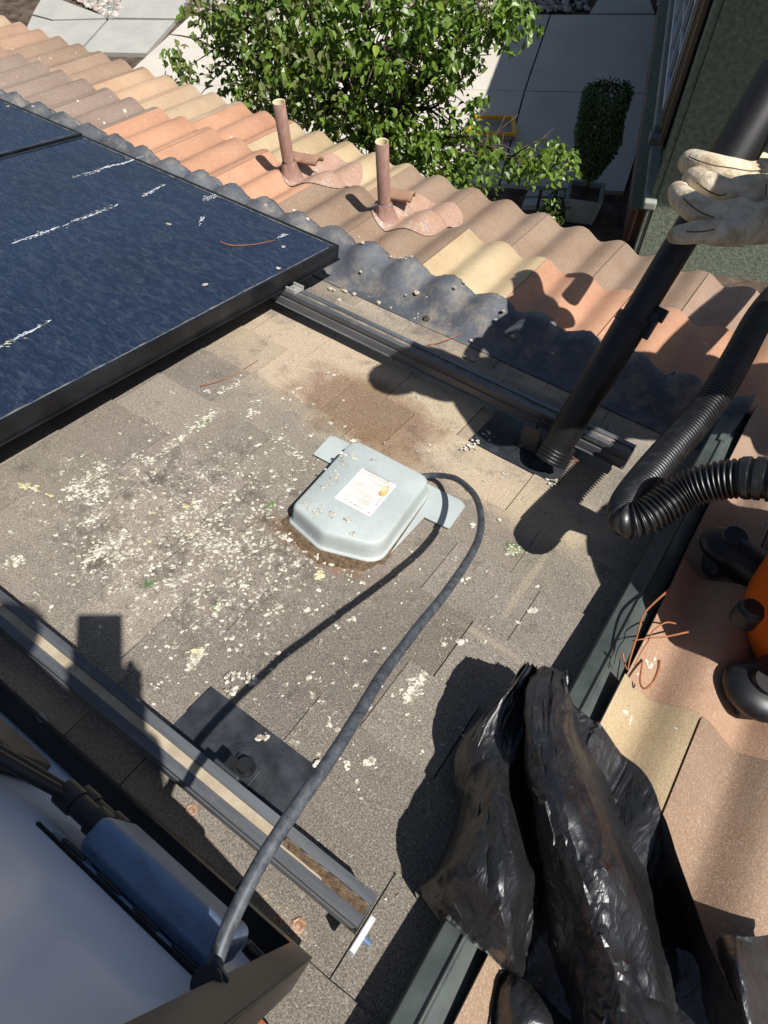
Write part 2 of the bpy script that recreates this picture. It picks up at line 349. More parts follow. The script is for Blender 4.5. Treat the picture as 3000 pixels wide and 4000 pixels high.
def build(name, mb, mats, parent=None, smooth=False, base=None, frame='roof', bevel=0, sub=0, auto=None):
    if parent is not None: base, frame = BASES[parent.name]
    elif base is None: base = np.zeros(3)
    base = np.asarray(base, float)
    me = bpy.data.meshes.new(name); v = (np.array(mb.v)-base)
    me.from_pydata(v.tolist(), [], mb.f)
    mats = mats if isinstance(mats, (list, tuple)) else [mats]
    for m_ in mats: me.materials.append(m_)
    me.polygons.foreach_set('material_index', mb.mi)
    me.polygons.foreach_set('use_smooth', [bool(smooth)]*len(me.polygons))
    if mb.col:
        a = me.color_attributes.new('tint', 'FLOAT_COLOR', 'POINT'); a.data.foreach_set('color', np.array(mb.col, float).ravel())
    me.update()
    o = bpy.data.objects.new(name, me); C.objects.link(o)
    if parent is not None: o.parent = parent
    else:
        T = Matrix.Translation(Vector(base.tolist())); o.matrix_world = (M@T) if frame == 'roof' else T
    BASES[o.name] = (base, frame)
    if bevel:
        b = o.modifiers.new('bevel', 'BEVEL'); b.width = bevel; b.segments = 2; b.limit_method = 'ANGLE'; b.angle_limit = rad(35)
    if sub:
        b = o.modifiers.new('sub', 'SUBSURF'); b.levels = sub; b.render_levels = sub
    if auto is not None:
        me.polygons.foreach_set('use_smooth', [True]*len(me.polygons))
        try: me.set_sharp_from_angle(angle=rad(auto))
        except Exception: pass
    return o
def tag(o, label, cat, group=None, kind=None):
    if label: o['label'] = label
    if cat: o['category'] = cat
    if group: o['group'] = group
    if kind: o['kind'] = kind
    return o
def voxel(o, size, smooth=6, fac=.6):
    r = o.modifiers.new('remesh', 'REMESH'); r.mode = 'VOXEL'; r.voxel_size = size; r.use_smooth_shade = True
    s_ = o.modifiers.new('smooth', 'SMOOTH'); s_.factor = fac; s_.iterations = smooth; return o
def cr(pts, n=8):
    """Catmull-Rom through points"""
    P = [np.asarray(p, float) for p in pts]; P = [2*P[0]-P[1]]+P+[2*P[-1]-P[-2]]; out = []
    for i in range(1, len(P)-2):
        for k in range(n):
            t_ = k/n; a, b, c_, d = P[i-1], P[i], P[i+1], P[i+2]
            out.append(.5*((2*b)+(-a+c_)*t_+(2*a-5*b+4*c_-d)*t_*t_+(-a+3*b-3*c_+d)*t_**3))
    out.append(P[-2]); return out
def vnoise(x, y, s=0):
    """smooth value noise"""
    xi, yi = math.floor(x), math.floor(y); fx, fy = x-xi, y-yi
    def h(a, b):
        n_ = (a*374761393+b*668265263+s*1442695041) & 0xffffffff; n_ = ((n_ ^ (n_ >> 13))*1274126177) & 0xffffffff
        return ((n_ ^ (n_ >> 16)) & 0xffff)/65535.
    fx = fx*fx*(3-2*fx); fy = fy*fy*(3-2*fy)
    return (h(xi, yi)*(1-fx)+h(xi+1, yi)*fx)*(1-fy)+(h(xi, yi+1)*(1-fx)+h(xi+1, yi+1)*fx)*fy-.5

# ------------------------------------------------------------ ground and driveway (world frame)
def gq(pts, inset=.012):
    P = [GP(*p)[:2] for p in pts]; c_ = sum(P)/len(P); out = []
    for p in P:
        d = c_-p; out.append(tuple(p+d/np.linalg.norm(d)*inset*1.4))
    return out
mb = MB(); mb.add([(-60, -20, GZ-.06), (60, -20, GZ-.06), (60, 90, GZ-.06), (-60, 90, GZ-.06)], [(0, 1, 2, 3)])
tag(build('ground', mb, M_SOIL, frame='world'), 'bare brown garden soil around the driveway', 'ground', kind='structure')
mb = MB()
for q in ([(740, 62), (2151, 56), (2050, 355), (455, 325)], [(2151, 56), (2660, 58), (2560, 366), (2050, 355)],
          [(455, 325), (2050, 355), (1952, 719), (60, 690)], [(2050, 355), (2560, 366), (2440, 750), (1952, 719)],
          [(2335, -6), (2540, -6), (2560, 52), (2300, 52)]):
    mb.prism(gq(q), GZ-.1, GZ)
tag(build('driveway', mb, M_CONC, frame='world'), 'pale concrete driveway slabs with dark joints', 'driveway', kind='structure')
mb = MB()
for q in ([(432, 70), (490, -25), (748, -25), (690, 74)], [(425, 77), (685, 80), (573, 210), (312, 205)],
          [(165, -12), (236, -2), (428, 72), (205, 79), (125, 57)], [(203, 82), (420, 77), (305, 205), (60, 205), (125, 62)],
          [(2062, 742), (2110, 742), (2105, 768), (2050, 768)], [(2118, 742), (2170, 744), (2165, 770), (2112, 768)], [(2178, 744), (2235, 746), (2232, 772), (2172, 770)],
          [(2048, 774), (2104, 774), (2098, 805), (2036, 805)], [(2110, 774), (2164, 776), (2160, 806), (2104, 805)], [(2171, 776), (2232, 778), (2230, 808), (2167, 806)]):
    mb.prism(gq(q, .009), GZ-.09, GZ+.006)
tag(build('walkway', mb, M_WALK, frame='world'), 'grey concrete walkway slabs and pavers', 'walkway', kind='structure')
def rocks(region, n, r0, r1, z=-.03):
    P = [GP(*p)[:2] for p in region]
    for _ in range(n):
        a, b = rng.rand(2); p = P[0]*(1-a)*(1-b)+P[1]*a*(1-b)+P[2]*a*b+P[3]*(1-a)*b
        r = r0+(r1-r0)*rng.rand()**2
        c_ = [(.36, .3, .26), (.45, .4, .35), (.27, .24, .22), (.4, .3, .25), (.2, .22, .2), (.5, .46, .42)][rng.randint(6)]
        o = len(mb.v); mb.ball((p[0], p[1], GZ+z+r*.4), (r*(.7+.6*rng.rand()), r*(.7+.6*rng.rand()), r*.65), 6, cc=c_+(1,))
        for i in range(o, len(mb.v)):
            q = mb.v[i]; mb.v[i] = tuple(q[k]+(rng.rand()-.5)*r*.25 for k in range(3))
mb = MB(); rocks([(236, -40), (500, -40), (455, 62), (425, 70)], 420, .025, .07)
rocks([(760, -60), (2300, -60), (2300, 40), (755, 48)], 1500, .02, .08); rocks([(2560, -60), (2700, -60), (2700, 40), (2570, 45)], 120, .02, .07)
tag(build('gravel', mb, M_GRAVELM, frame='world', smooth=True), 'mixed river rocks beside the walkway and driveway', 'gravel', kind='stuff')
mb = MB(); PG = [GP(*p)[:2] for p in ((690, 78), (760, 5), (830, 5), (800, 60))]
for _ in range(420):
    a, b = rng.rand(2); p = PG[0]*(1-a)*(1-b)+PG[1]*a*(1-b)+PG[2]*a*b+PG[3]*(1-a)*b; h = .04+.08*rng.rand(); an = rng.rand()*6.28; dx, dy = .004*math.cos(an), .004*math.sin(an)
    lx, ly = (rng.rand(2)-.5)*.06; g = rng.rand()
    mb.add([(p[0]-dx, p[1]-dy, GZ-.05), (p[0]+dx, p[1]+dy, GZ-.05), (p[0]+lx, p[1]+ly, GZ+h)], [(0, 1, 2)], (.10+.2*g, .16+.16*g, .03+.05*g, 1))
tag(build('grass', mb, M_LEAF, frame='world'), 'thin tufts of grass growing by the walkway corner', 'grass', kind='stuff')

# ------------------------------------------------------------ neighbour house (world frame)
CNR = CAM[:2]+np.array([-1.6, 7.4]); FAR = CAM[:2]+np.array([-3.5, 12.8]); D = (FAR-CNR)/np.linalg.norm(FAR-CNR); NL = np.array([-D[1], D[0]])
def WL(s_, off, z): p = CNR+D*s_+NL*off; return np.array([p[0], p[1], GZ+z])
hs = thing('neighbour_house', 'green stucco house with shuttered window and dark brick base beside the driveway', 'house', WL(0, 0, 0), frame='world')
mb = MB(); EZ = 3.6
def wb(mb, s0, s1, o0, o1, z0, z1, k=None): mb.obox(WL(s0, o0, z0), WL(s1, o0, z0)-WL(s0, o0, z0), WL(s0, o1, z0)-WL(s0, o0, z0), np.array([0, 0, z1-z0]), k=k)
wb(mb, 0, 9, -8, 0, -.1, EZ); build('wall', mb, M_STUCCO, hs)
mb = MB(); a = WL(-.78, .42, EZ); ax = WL(9.5, .42, EZ)-a; ay = WL(-.78, -8.4, EZ)-a
mb.obox(a, ax, ay, (0, 0, .16)); e = [a+np.array([0, 0, .16])+q for q in (0*ax, ax, ax+ay, ay)]; rg = [a+ax*.3+ay*.5+np.array([0, 0, 1.6]), a+ax*.75+ay*.5+np.array([0, 0, 1.6])]
mb.add(e+rg, [(0, 1, 5, 4), (1, 2, 5), (2, 3, 4, 5), (3, 0, 4)]); build('roof', mb, M_ROOFD, hs)
mb = MB(); wb(mb, .4, 6.5, 0.0, .20, -.1, .42); build('brick_ledge', mb, M_BRICK, hs)
mb = MB(); wb(mb, .35, 6.55, -.0, .23, .42, .46); build('ledge_cap', mb, M_STUCCO, hs)
wn_ = MB(); wb(wn_, 1.55, 4.6, 0, .05, 1.05, 2.55); win = build('window', wn_, M_WGLASS, hs)
mb = MB()
for z in (1.03, 2.55): wb(mb, 1.5, 4.65, .052, .10, z-.03, z+.04)
for s_ in (1.5, 2.25, 3.0, 3.8, 4.59): wb(mb, s_, s_+.06, .053, .098, 1.07, 2.52)
for z in (1.53, 2.03):
    for s_ in (1.57, 2.32, 3.07, 3.87): wb(mb, s_, s_+.67, .055, .085, z, z+.035)
build('window_frame', mb, M_WHITE, win)
mb = MB(); wb(mb, .95, 1.4, .0, .05, .95, 2.6); sh_ = build('shutter', mb, M_SHUT, hs)
mb = MB(); wb(mb, .9, .95, .0, .075, .92, 2.63); wb(mb, 1.4, 1.44, 0, .075, .92, 2.63); wb(mb, 1.16, 1.19, .051, .07, .96, 2.6); build('shutter_edge', mb, M_TAN, sh_)
mb = MB(); wb(mb, .82, .9, .0, .03, .92, 2.63); build('shutter_shadow_strip', mb, M_BLACK, sh_)  # black strip painted in for the shadow along the shutter edge
mb = MB(); wb(mb, 1.35, 5.6, 0, .15, .80, .90); mb2 = MB()
sl = build('window_sill', mb, M_TRIM, hs, bevel=.02)
wb(mb2, 1.22, 1.40, .0, .17, .72, .82); build('sill_bracket', mb2, M_TRIM, hs, bevel=.015)
mb = MB(); wb(mb, -.1, 1.05, .0, .14, .72, .82); build('window_sill', mb, M_TRIM, hs, bevel=.02)
mb = MB(); wb(mb, .02, .10, 0, .07, 0, 3.5); build('downspout', mb, M_STUCCO, hs, bevel=.01)

# ------------------------------------------------------------ leaves, tree, shrub
def leaf(mb, p, d, up, L, wd_, c_):
    d = d/np.linalg.norm(d); s_ = np.cross(d, up); s_ /= np.linalg.norm(s_)+1e-9; n_ = np.cross(s_, d); f = wd_*.25
    sc = L*.18
    vs_ = [p, p+d*L*.28+s_*wd_*.42+n_*f, p+d*L*.62+s_*wd_*.46+n_*f-n_*sc*.4, p+d*L-n_*sc, p+d*L*.62-s_*wd_*.46+n_*f-n_*sc*.4, p+d*L*.28-s_*wd_*.42+n_*f, p+d*L*.35, p+d*L*.66-n_*sc*.4]
    mb.add(vs_, [(0, 1, 6), (1, 2, 7, 6), (2, 3, 7), (0, 6, 5), (6, 7, 4, 5), (7, 3, 4)], c_)
def ray_pt(x, y, dist):
    r = Mn@(R@_ray(x, y)); return CAM+r/np.linalg.norm(r)*dist
trunk_base = GP(1330, 760); trunk_base[2] = GZ-.05
tree = thing('pear_tree', 'broad leafy green tree growing beyond the tiled eave over the driveway', 'tree', trunk_base, frame='world')
hub = ray_pt(1500, 620, 6.9); tb = MB()
tb.tube(cr([trunk_base, trunk_base*.45+hub*.55+[.05, .05, 0], hub], 5), np.linspace(.085, .06, 11).tolist(), 8, c_=None)
tips = []
limbs = [((1640, 60), 6.1), ((1560, 330), 5.9), ((1210, 60), 5.7), ((1010, 120), 5.9), ((880, 60), 6.1), ((1330, 240), 5.5), ((1880, 60), 6.2), ((1800, 200), 6.2), ((1880, 560), 6.3), ((2160, 650), 6.5),
         ((1150, 330), 5.6), ((1420, 60), 5.6), ((1700, 420), 6.3), ((1900, 20), 5.9), ((1280, 420), 5.9), ((980, 300), 5.9), ((1500, 180), 5.4), ((1100, -120), 5.7), ((1500, -150), 5.6), ((1850, -140), 5.9), ((1620, 640), 6.6), ((2000, 610), 6.3), ((760, 150), 6.4)]
for (px, py), dd in limbs:
    e_ = ray_pt(px, py, dd); mid = hub*.5+e_*.5+(rng.rand(3)-.5)*.25+np.array([0, 0, .1])
    path = cr([hub, mid, e_], 5); tb.tube(path, np.linspace(.034, .008, len(path)).tolist(), 6)
    for q in path[3:]:
        for _ in range(3):
            t_ = q+(rng.rand(3)-.5)*np.array([.6, .6, .5]); tb.tube([q, (q+t_)/2+(rng.rand(3)-.5)*.05, t_], [.008, .005, .003], 5); tips.append(t_)
build('trunk', tb, M_BARK, tree, smooth=True)
lb = MB()
# leaf sprays fill an uneven volume; (x, y, radius in photo units, distance, count)
blobs = [(830, 90, 90, 6.2, 26), (920, 250, 130, 6.0, 40), (1000, 60, 150, 5.8, 60), (1050, 380, 120, 5.8, 46), (1180, 150, 170, 5.6, 80), (1200, 420, 150, 5.8, 60), (1150, 270, 140, 5.5, 55), (1330, 60, 170, 5.6, 60),
         (1360, 300, 150, 5.7, 40), (1330, 480, 120, 6.0, 36), (1520, 130, 150, 5.8, 42), (1500, 420, 150, 5.9, 46), (1640, 270, 150, 5.9, 44), (1620, 60, 150, 5.8, 48), (1590, 560, 130, 6.2, 44), (1750, 80, 150, 5.9, 46),
         (1770, 540, 130, 6.2, 44), (1760, 300, 90, 6.1, 20), (1900, 60, 120, 6.0, 36), (2020, 70, 90, 6.0, 26), (1960, 120, 60, 6.0, 14), (1700, 640, 120, 6.3, 40), (1860, 690, 80, 6.3, 24), (2010, 640, 50, 6.3, 10), (1900, 600, 60, 6.3, 10), (1830, 250, 45, 6.1, 8),
         (2090, 640, 80, 6.5, 22), (2180, 620, 70, 6.5, 20), (1800, 720, 100, 6.4, 22), (690, 230, 28, 6.5, 7), (730, 270, 24, 6.5, 6), (1450, 620, 120, 6.4, 36), (1290, 600, 100, 6.3, 24), (1050, 520, 100, 6.2, 24), (2150, 830, 34, 6.9, 6), (1650, -120, 200, 5.9, 50), (1250, -150, 220, 5.7, 60), (1000, -120, 160, 5.9, 40), (1460, 250, 110, 5.9, 22), (1850, 420, 40, 6.2, 7)]
for bx, by, br_, dd, n_ in blobs:
    for _ in range(int(n_*1.05)):
        a = rng.rand()*6.283; r_ = br_*math.sqrt(rng.rand()); c_ = ray_pt(bx+r_*math.cos(a), by+r_*math.sin(a), dd+(rng.rand()-.5)*1.1)
        dr = rng.randn(3)*[1, 1, .5]+np.array([0, 0, .15]); dr /= np.linalg.norm(dr); br0 = rng.rand()
        tb_ = c_-dr*.08
        for k in range(rng.randint(5, 9)):
            dv = rng.randn(3)*[1, 1, .6]+np.array([0, 0, -.75]); p = c_+rng.randn(3)*.04
            g = rng.rand()*.7+br0*.3; L = .042+.042*rng.rand()
            cc = (.075+.12*g**1.5, .115+.15*g, .016+.02*g, 1) if g < .93 else (.25, .33, .05, 1)
            if bx < 1250 and rng.rand() < .5: cc = (.12+.07*g, .135+.08*g, .045+.03*g, 1)
            leaf(lb, p, dv, np.array([rng.randn()*.45, rng.randn()*.45, 1.]), L, L*.62, cc)
build('crown', lb, M_LEAF, tree, smooth=False)

sbase = GP(2266, 842); sbase = np.array([sbase[0], sbase[1], GZ])
pot = thing('planter_pot', 'square grey planter holding the clipped shrub', 'planter', sbase, frame='world')
mb = MB(); h_ = .34
def sq(r, z): return [(sbase[0]+r*x*D[1]+r*y*D[0], sbase[1]-r*x*D[0]+r*y*D[1], GZ+z) for x, y in ((-1, -1), (1, -1), (1, 1), (-1, 1))]
mb.add(sq(.17, 0)+sq(.23, h_)+sq(.19, h_)+sq(.17, h_-.06), [(0, 1, 5, 4), (1, 2, 6, 5), (2, 3, 7, 6), (3, 0, 4, 7), (4, 5, 9, 8), (5, 6, 10, 9), (6, 7, 11, 10), (7, 4, 8, 11), (8, 9, 13, 12), (9, 10, 14, 13), (10, 11, 15, 14), (11, 8, 12, 15), (0, 3, 2, 1)])
build('pot_wall', mb, M_POT, pot, bevel=.006)
mb = MB(); mb.add(sq(.172, h_-.05), [(0, 1, 2, 3)]); build('potting_soil', mb, M_SOIL, pot)
shr = thing('clipped_shrub', 'dark green flat topped clipped shrub standing in the grey planter', 'shrub', sbase+[0, 0, h_-.05], frame='world')
mb = MB(); mb.tube([sbase+[0, 0, h_-.06], sbase+[.01, 0, .7], sbase+[0, .01, 1.2]], [.028, .024, .014], 8)
for _ in range(9): a = rng.rand()*6.28; mb.tube([sbase+[0, 0, .55], sbase+[.07*math.cos(a), .07*math.sin(a), .75+rng.rand()*.3]], [.012, .004], 5)
build('trunk', mb, M_BARK, shr, smooth=True)
mb = MB()
for _ in range(8200):
    z = rng.rand()**.75; H = .52+z*1.05; rr = (.05+.20*min(1, z*2.1)**.8) if z < .96 else .2
    a = rng.rand()*6.283; q = rr*(.55+.45*rng.rand()**.4)*(1+.12*math.sin(3*a+5*z)); p = sbase+np.array([q*math.cos(a), q*math.sin(a), H+(rng.rand()-.5)*.05])
    dv = np.array([math.cos(a), math.sin(a), -.5])+rng.randn(3)*.6; g = rng.rand(); L = .03+.02*rng.rand()
    leaf(mb, p, dv, np.array([math.cos(a)*.5, math.sin(a)*.5, 1.])+rng.randn(3)*.4, L, L*.55, (.025+.05*g, .05+.07*g, .010+.015*g, 1))
build('crown', mb, M_LEAF, shr)
# yellow tray
yt = thing('yellow_barrow_tray', 'yellow rimmed grey tray lying on the driveway edge of the shade', 'tray', GP(1920, 520), frame='world')
YP = [GP(*p)[:2] for p in ((1838, 487), (2006, 490), (2016, 562), (1815, 555))]; cY = sum(YP)/4
def ring_(P, f): return [cY+(p-cY)*f for p in P]
O_, I_ = ring_(YP, 1.0), ring_(YP, .84)
for z0, z1, mt, nm in ((.10, .15, M_YEL, 'rim'),):
    mb = MB(); vs_ = [(p[0], p[1], GZ+z0) for p in O_]+[(p[0], p[1], GZ+z0) for p in I_]+[(p[0], p[1], GZ+z1) for p in O_]+[(p[0], p[1], GZ+z1) for p in I_]
    fs = []
    for i in range(4):
        j = (i+1) % 4; fs += [(8+i, 12+i, 12+j, 8+j), (i, 8+i, 8+j, j), (4+i, 4+j, 12+j, 12+i), (i, j, 4+j, 4+i)]
    mb.add(vs_, fs); build(nm, mb, mt, yt, bevel=.01)
mb = MB(); B_ = ring_(YP, .8); mb.add([(p[0], p[1], GZ+.125) for p in ring_(YP, .85)]+[(p[0], p[1], GZ+.02) for p in B_], [(4, 5, 6, 7), (0, 1, 5, 4), (1, 2, 6, 5), (2, 3, 7, 6), (3, 0, 4, 7)])
build('tray_bed', mb, M_WALK, yt)
# a low dark plant between the pavers and the pot
lp = thing('low_plant', 'small dark leafy plant on the soil left of the grey planter', 'plant', GP(2170, 850, -.05), frame='world')
mb = MB(); c0 = GP(2170, 850)
for _ in range(120):
    a = rng.rand()*6.28; q = .22*rng.rand()**.5; p = c0+np.array([q*math.cos(a), q*math.sin(a), .02+.25*rng.rand()]); g = rng.rand(); leaf(mb, p, rng.randn(3), np.array([0, 0, 1.])+rng.randn(3)*.4, .07, .04, (.03+.03*g, .07+.06*g, .02, 1))
build('foliage', mb, M_LEAF, lp); mb = MB(); mb.tube([c0-[0, 0, .05], c0+[0, 0, .2]], [.01, .005], 5); build('stem', mb, M_BARK, lp)

# ------------------------------------------------------------ our roof
house = thing('tiled_roof', 'terracotta tiled house roof with a recessed grey shingle field under the solar array', 'roof')
EXP = .1433; V0 = .996
def sh_top(v): k = math.ceil((v-V0)/EXP-1e-9); vb = V0+k*EXP; return .0012+.0066*(1-(vb-v)/EXP)
mb = MB()
for k in range(-9, 5):
    vb = V0+k*EXP; u = -3.6+rng.rand()*.2
    while u < .035:
        wd_ = .12+.2*rng.rand(); u1 = min(u+wd_, .035+.012*rng.rand()); c_ = .62+.75*rng.rand(); c_ = (c_, c_*(.97+.05*rng.rand()), c_*(.93+.08*rng.rand()), 1)
        g = .0006+.0007*rng.rand(); e0, e1 = (rng.rand(2)-.5)*.005; lf = rng.rand(); a, b = u+g, u1-g; h = .0064+.0018*rng.rand(); n_ = 7; vs_ = []
        for i in range(n_+1):
            uu = a+(b-a)*i/n_; vv = vb+e0+(e1-e0)*i/n_+(rng.rand()-.5)*.0016
            lift = .0022*lf*(2*i/n_-1)**2; vs_ += [(uu, vb-EXP-.02, .0002), (uu, vv, h+lift), (uu, vv, -.002)]
        fs = []
        for i in range(n_): fs += [(3*i, 3*i+3, 3*i+4, 3*i+1), (3*i+1, 3*i+4, 3*i+5, 3*i+2)]
        fs += [(0, 1, 2), (3*n_, 3*n_+2, 3*n_+1)]
        mb.add(vs_, fs, c_, 0); u = u1
mb.add([(-3.7, -.6, -.003), (.07, -.6, -.003), (.07, 1.72, -.003), (-3.7, 1.72, -.003)], [(0, 1, 2, 3)], (1, 1, 1, 1), 1)
build('shingle_field', mb, [M_SH, M_CRACK], house)
TP = .2795; CP = TP/2; ELEN = .31
def prof(u): return (.027+.008*min(1, max(0, (u-.02)/.08)))*(.5+.5*math.cos(2*math.pi*(u-.21)/CP))**.75
def tile_w(u, v):
    k = math.ceil((v-.71)/ELEN-1e-9); f = 1-((.71+k*ELEN)-v)/ELEN
    return .043+.028*f+prof(u)
TC = {'b': '#8a7563', 'n': '#937b6a', 'o': '#b0856a', 'r': '#aa7a62', 't': '#ab957b', 'y': '#ad9a7a', 'g': '#85756a', 'p': '#9c7f69', 'k': '#a58a70'}
def tcol(ch):
    c_ = col(TC[ch]); j = .9+.2*rng.rand(); return (c_[0]*j, c_[1]*j, c_[2]*j, 1)
ROWS = {5: 'bbbbyyotkbbptttt',   # eave course, from the right outwards to the left
        4: 'ooybbooogggnnggg'}
mt_ = MB()
def add_tile(u0, u1, k, c_, edge=None):
    vb = .71+k*ELEN; va = vb-ELEN-.02; n_ = max(4, int(round((u1-u0)/TP*22))); vs_ = []; jw = rng.rand()*.002; jt = (rng.rand()-.5)*.005
    for i in range(n_+1):
        uu = u0+(u1-u0)*i/n_; w_ = prof(uu)+jw; vv = vb+jt+(rng.rand()-.5)*.0015
        vs_ += [(uu, va, .041+w_), (uu, (va+vb)/2, .0565+w_), (uu, vv-.004, .071+w_), (uu, vv, .068+w_), (uu, vv, .050+w_)]
    fs = []
    for i in range(n_):
        for j in range(4): a = 5*i+j; fs.append((a, a+5, a+6, a+1))
    for s_, fl in ((0, False), (n_, True)):
        o_ = 5*s_; L_ = [vs_[o_+j] for j in range(5)]; 
        b0 = len(vs_); vs_ += [(L_[0][0], L_[0][1], L_[0][2]-.014), (L_[4][0], L_[4][1]-.002, L_[4][2]-.002)]
        f_ = (o_, o_+1, o_+2, o_+3, o_+4, b0+1, b0); fs.append(f_ if not fl else f_[::-1])
    mt_.add(vs_, fs, c_)
for k in (2, 3, 4, 5):
    off = -.2 if k % 2 else -.2+CP
    for i in range(0, 16):
        u1 = off-TP*i-.0015; u0 = u1-TP+.003
        if k in (2, 3): continue
        row = ROWS[k]; add_tile(u0, u1, k, tcol(row[min(i, len(row)-1)]))
# tiles right of the flashing
RC = {-3: 'bb', -2: 'bpb', -1: 'bnp', 0: 'ybb', 1: 'pbn', 2: 'nbb', 3: 'nbb', 4: 'obb', 5: 'nbb'}
for k in range(-4, 6):
    off = (-.0685 if k % 2 == 0 else .0712)
    st_ = off
    for i in range(0, 7):
        u0 = st_+TP*i+.0015; u1 = u0+TP-.003
        if k < 4:
            if u1 < .09: continue
            u0 = max(u0, .090+.006*rng.rand())
        else:
            if u0 < -.2+.001 and k % 2: continue
        rc = RC.get(k, 'bnb'); add_tile(u0, u1, k, tcol(rc[min(i, len(rc)-1)]))
for k in (4,):
    pass
add_tile(-.2+.0015, .0712-.0015, 5, tcol('n')); 
build('roof_tiles', mt_, M_TILE, house, auto=50)
# lead apron draped from the shingles up onto the first tile course
def apron(a, b):
    u = -3.7+3.78*a; vt = 1.655+.018*vnoise(u*9, 1, 3)+.012*math.sin(2*math.pi*(u-.21)/CP); v = 1.485+.012*vnoise(u*5, 7, 1)+(vt-1.485)*b
    top = tile_w(u, v)+.004; t_ = min(1, max(0, (b-.12)/.62)); t_ = t_*t_*(3-2*t_); flat_ = sh_top(v)+.003
    w_ = flat_*(1-t_)+top*t_+.008*vnoise(u*13, v*22, 5)*min(1, 4*t_)*(1-t_*.6)
    return (u, v, max(w_, flat_))
mb = MB(); mb.grid(apron, 420, 22)
o = build('lead_apron', mb, M_LEAD, house, smooth=True); s_ = o.modifiers.new('s', 'SOLIDIFY'); s_.thickness = .002
# border flashing: raised curb with a bright bead
mb = MB(); pr = [(.030, -.002), (.033, .071), (.056, .077), (.0585, .083), (.0615, .083), (.064, .076), (.093, .060), (.093, -.002)]
n_ = len(pr); vA, vB = -.6, 1.60
mb.add([(a, vA, b) for a, b in pr]+[(a, vB, b) for a, b in pr], [(i, i+1, n_+i+1, n_+i)[::-1] for i in range(n_-1)]+[tuple(range(n_)), tuple(range(n_, 2*n_))[::-1]])
build('border_flashing', mb, M_VALLEY, house, bevel=.0015)
mb = MB(); mb.add([(.052, 1.45, .084), (.066, 1.45, .084), (.078, 1.56, .082), (.078, 1.70, .088), (.05, 1.60, .078), (.052, 1.45, .080), (.066, 1.45, .080), (.078, 1.56, .078), (.078, 1.7, .084), (.05, 1.6, .074)],
       [(0, 1, 2, 3, 4), (9, 8, 7, 6, 5), (0, 4, 9, 5), (1, 0, 5, 6), (2, 1, 6, 7), (3, 2, 7, 8), (4, 3, 8, 9)]); build('flashing_tongue', mb, M_VALLEY, house)
mb = MB(); mb.box((-4.6, 2.2, -.25), (2.0, 2.225, .035)); build('fascia_board', mb, M_STUCCO, house)
mb = MB(); mb.box((-4.6, -3.5, -.12), (2.2, 2.19, -.02)); build('roof_deck', mb, M_SHUT, house)
wz = W((0, 2.0, -.15)); hw = MB(); hw.box((-4.5, -4, GZ-.05), (2.0, wz[1], -.45)); 
o = build('house_wall', hw, M_STUCCO, frame='world'); o.parent = house; o.matrix_parent_inverse = house.matrix_world.inverted()

# ------------------------------------------------------------ solar array
def panel(u0, u1, v0, v1, label, w0=.09, w1=.13):
    t_ = thing('solar_panel', label, 'solar panel', (u0, v0, w0), group='black framed solar panels on the left')
    mb = MB(); T_ = .011; e = .0015
    mb.box((u0, v0, w0), (u1, v0+T_, w1)); mb.box((u0, v1-T_, w0), (u1, v1, w1)); mb.box((u0, v0+T_, w0), (u0+T_, v1-T_, w1)); mb.box((u1-T_, v0+T_, w0), (u1, v1-T_, w1))
    mb.box((u1-.001, v0+.004, w0+.006), (u1+.002, v1-.004, w0+.009)); mb.box((u0-.004, v0-.004, w0-.003), (u1+.004, v0+.01, w0)); mb.box((u1-.012, v0+.01, w0-.003), (u1+.005, v1+.004, w0))
    build('frame', mb, M_FRAME, t_, bevel=.0015)
    mb = MB(); mb.box((u0+T_, v0+T_, w1-.008), (u1-T_, v1-T_, w1-.0025)); build('glass', mb, M_GLASS, t_)
    mb = MB()
    for q in ((u0+T_, v1-T_-.02, u1-T_, v1-T_), (u1-T_-.016, v0+T_, u1-T_, v1-T_-.02)):
        n2 = 160; L = max(q[2]-q[0], q[3]-q[1]); pts = []
        hz = (q[2]-q[0]) > (q[3]-q[1])
        for i in range(n2+1):
            s_ = i/n2; d_ = .0035+.0045*(vnoise(s_*60, 3, 2)+.5)
            if hz: pts += [(q[0]+(q[2]-q[0])*s_, q[3], w1-.0018), (q[0]+(q[2]-q[0])*s_, q[3]-d_, w1-.0018)]
            else: pts += [(q[2], q[1]+(q[3]-q[1])*s_, w1-.0018), (q[2]-d_, q[1]+(q[3]-q[1])*s_, w1-.0018)]
        mb.add(pts, [(2*i, 2*i+1, 2*i+3, 2*i+2) if hz else (2*i, 2*i+2, 2*i+3, 2*i+1) for i in range(n2)])
    build('dust_line', mb, M_PEDGE, t_); return t_
panel(-2.15, -1.075, -.16, 1.492, 'dusty blue solar panel nearest the shingles with white dropping streaks')
panel(-3.24, -2.168, -.16, 1.50, 'dusty blue solar panel at the far left corner of the roof')
panel(-3.24, -2.168, -1.83, -.175, 'solar panel further up the roof behind the left corner panel') if False else None
M_DUST2 = m_simple('thin_dust', '#4d4a44', '#857b6b', 40, .9)
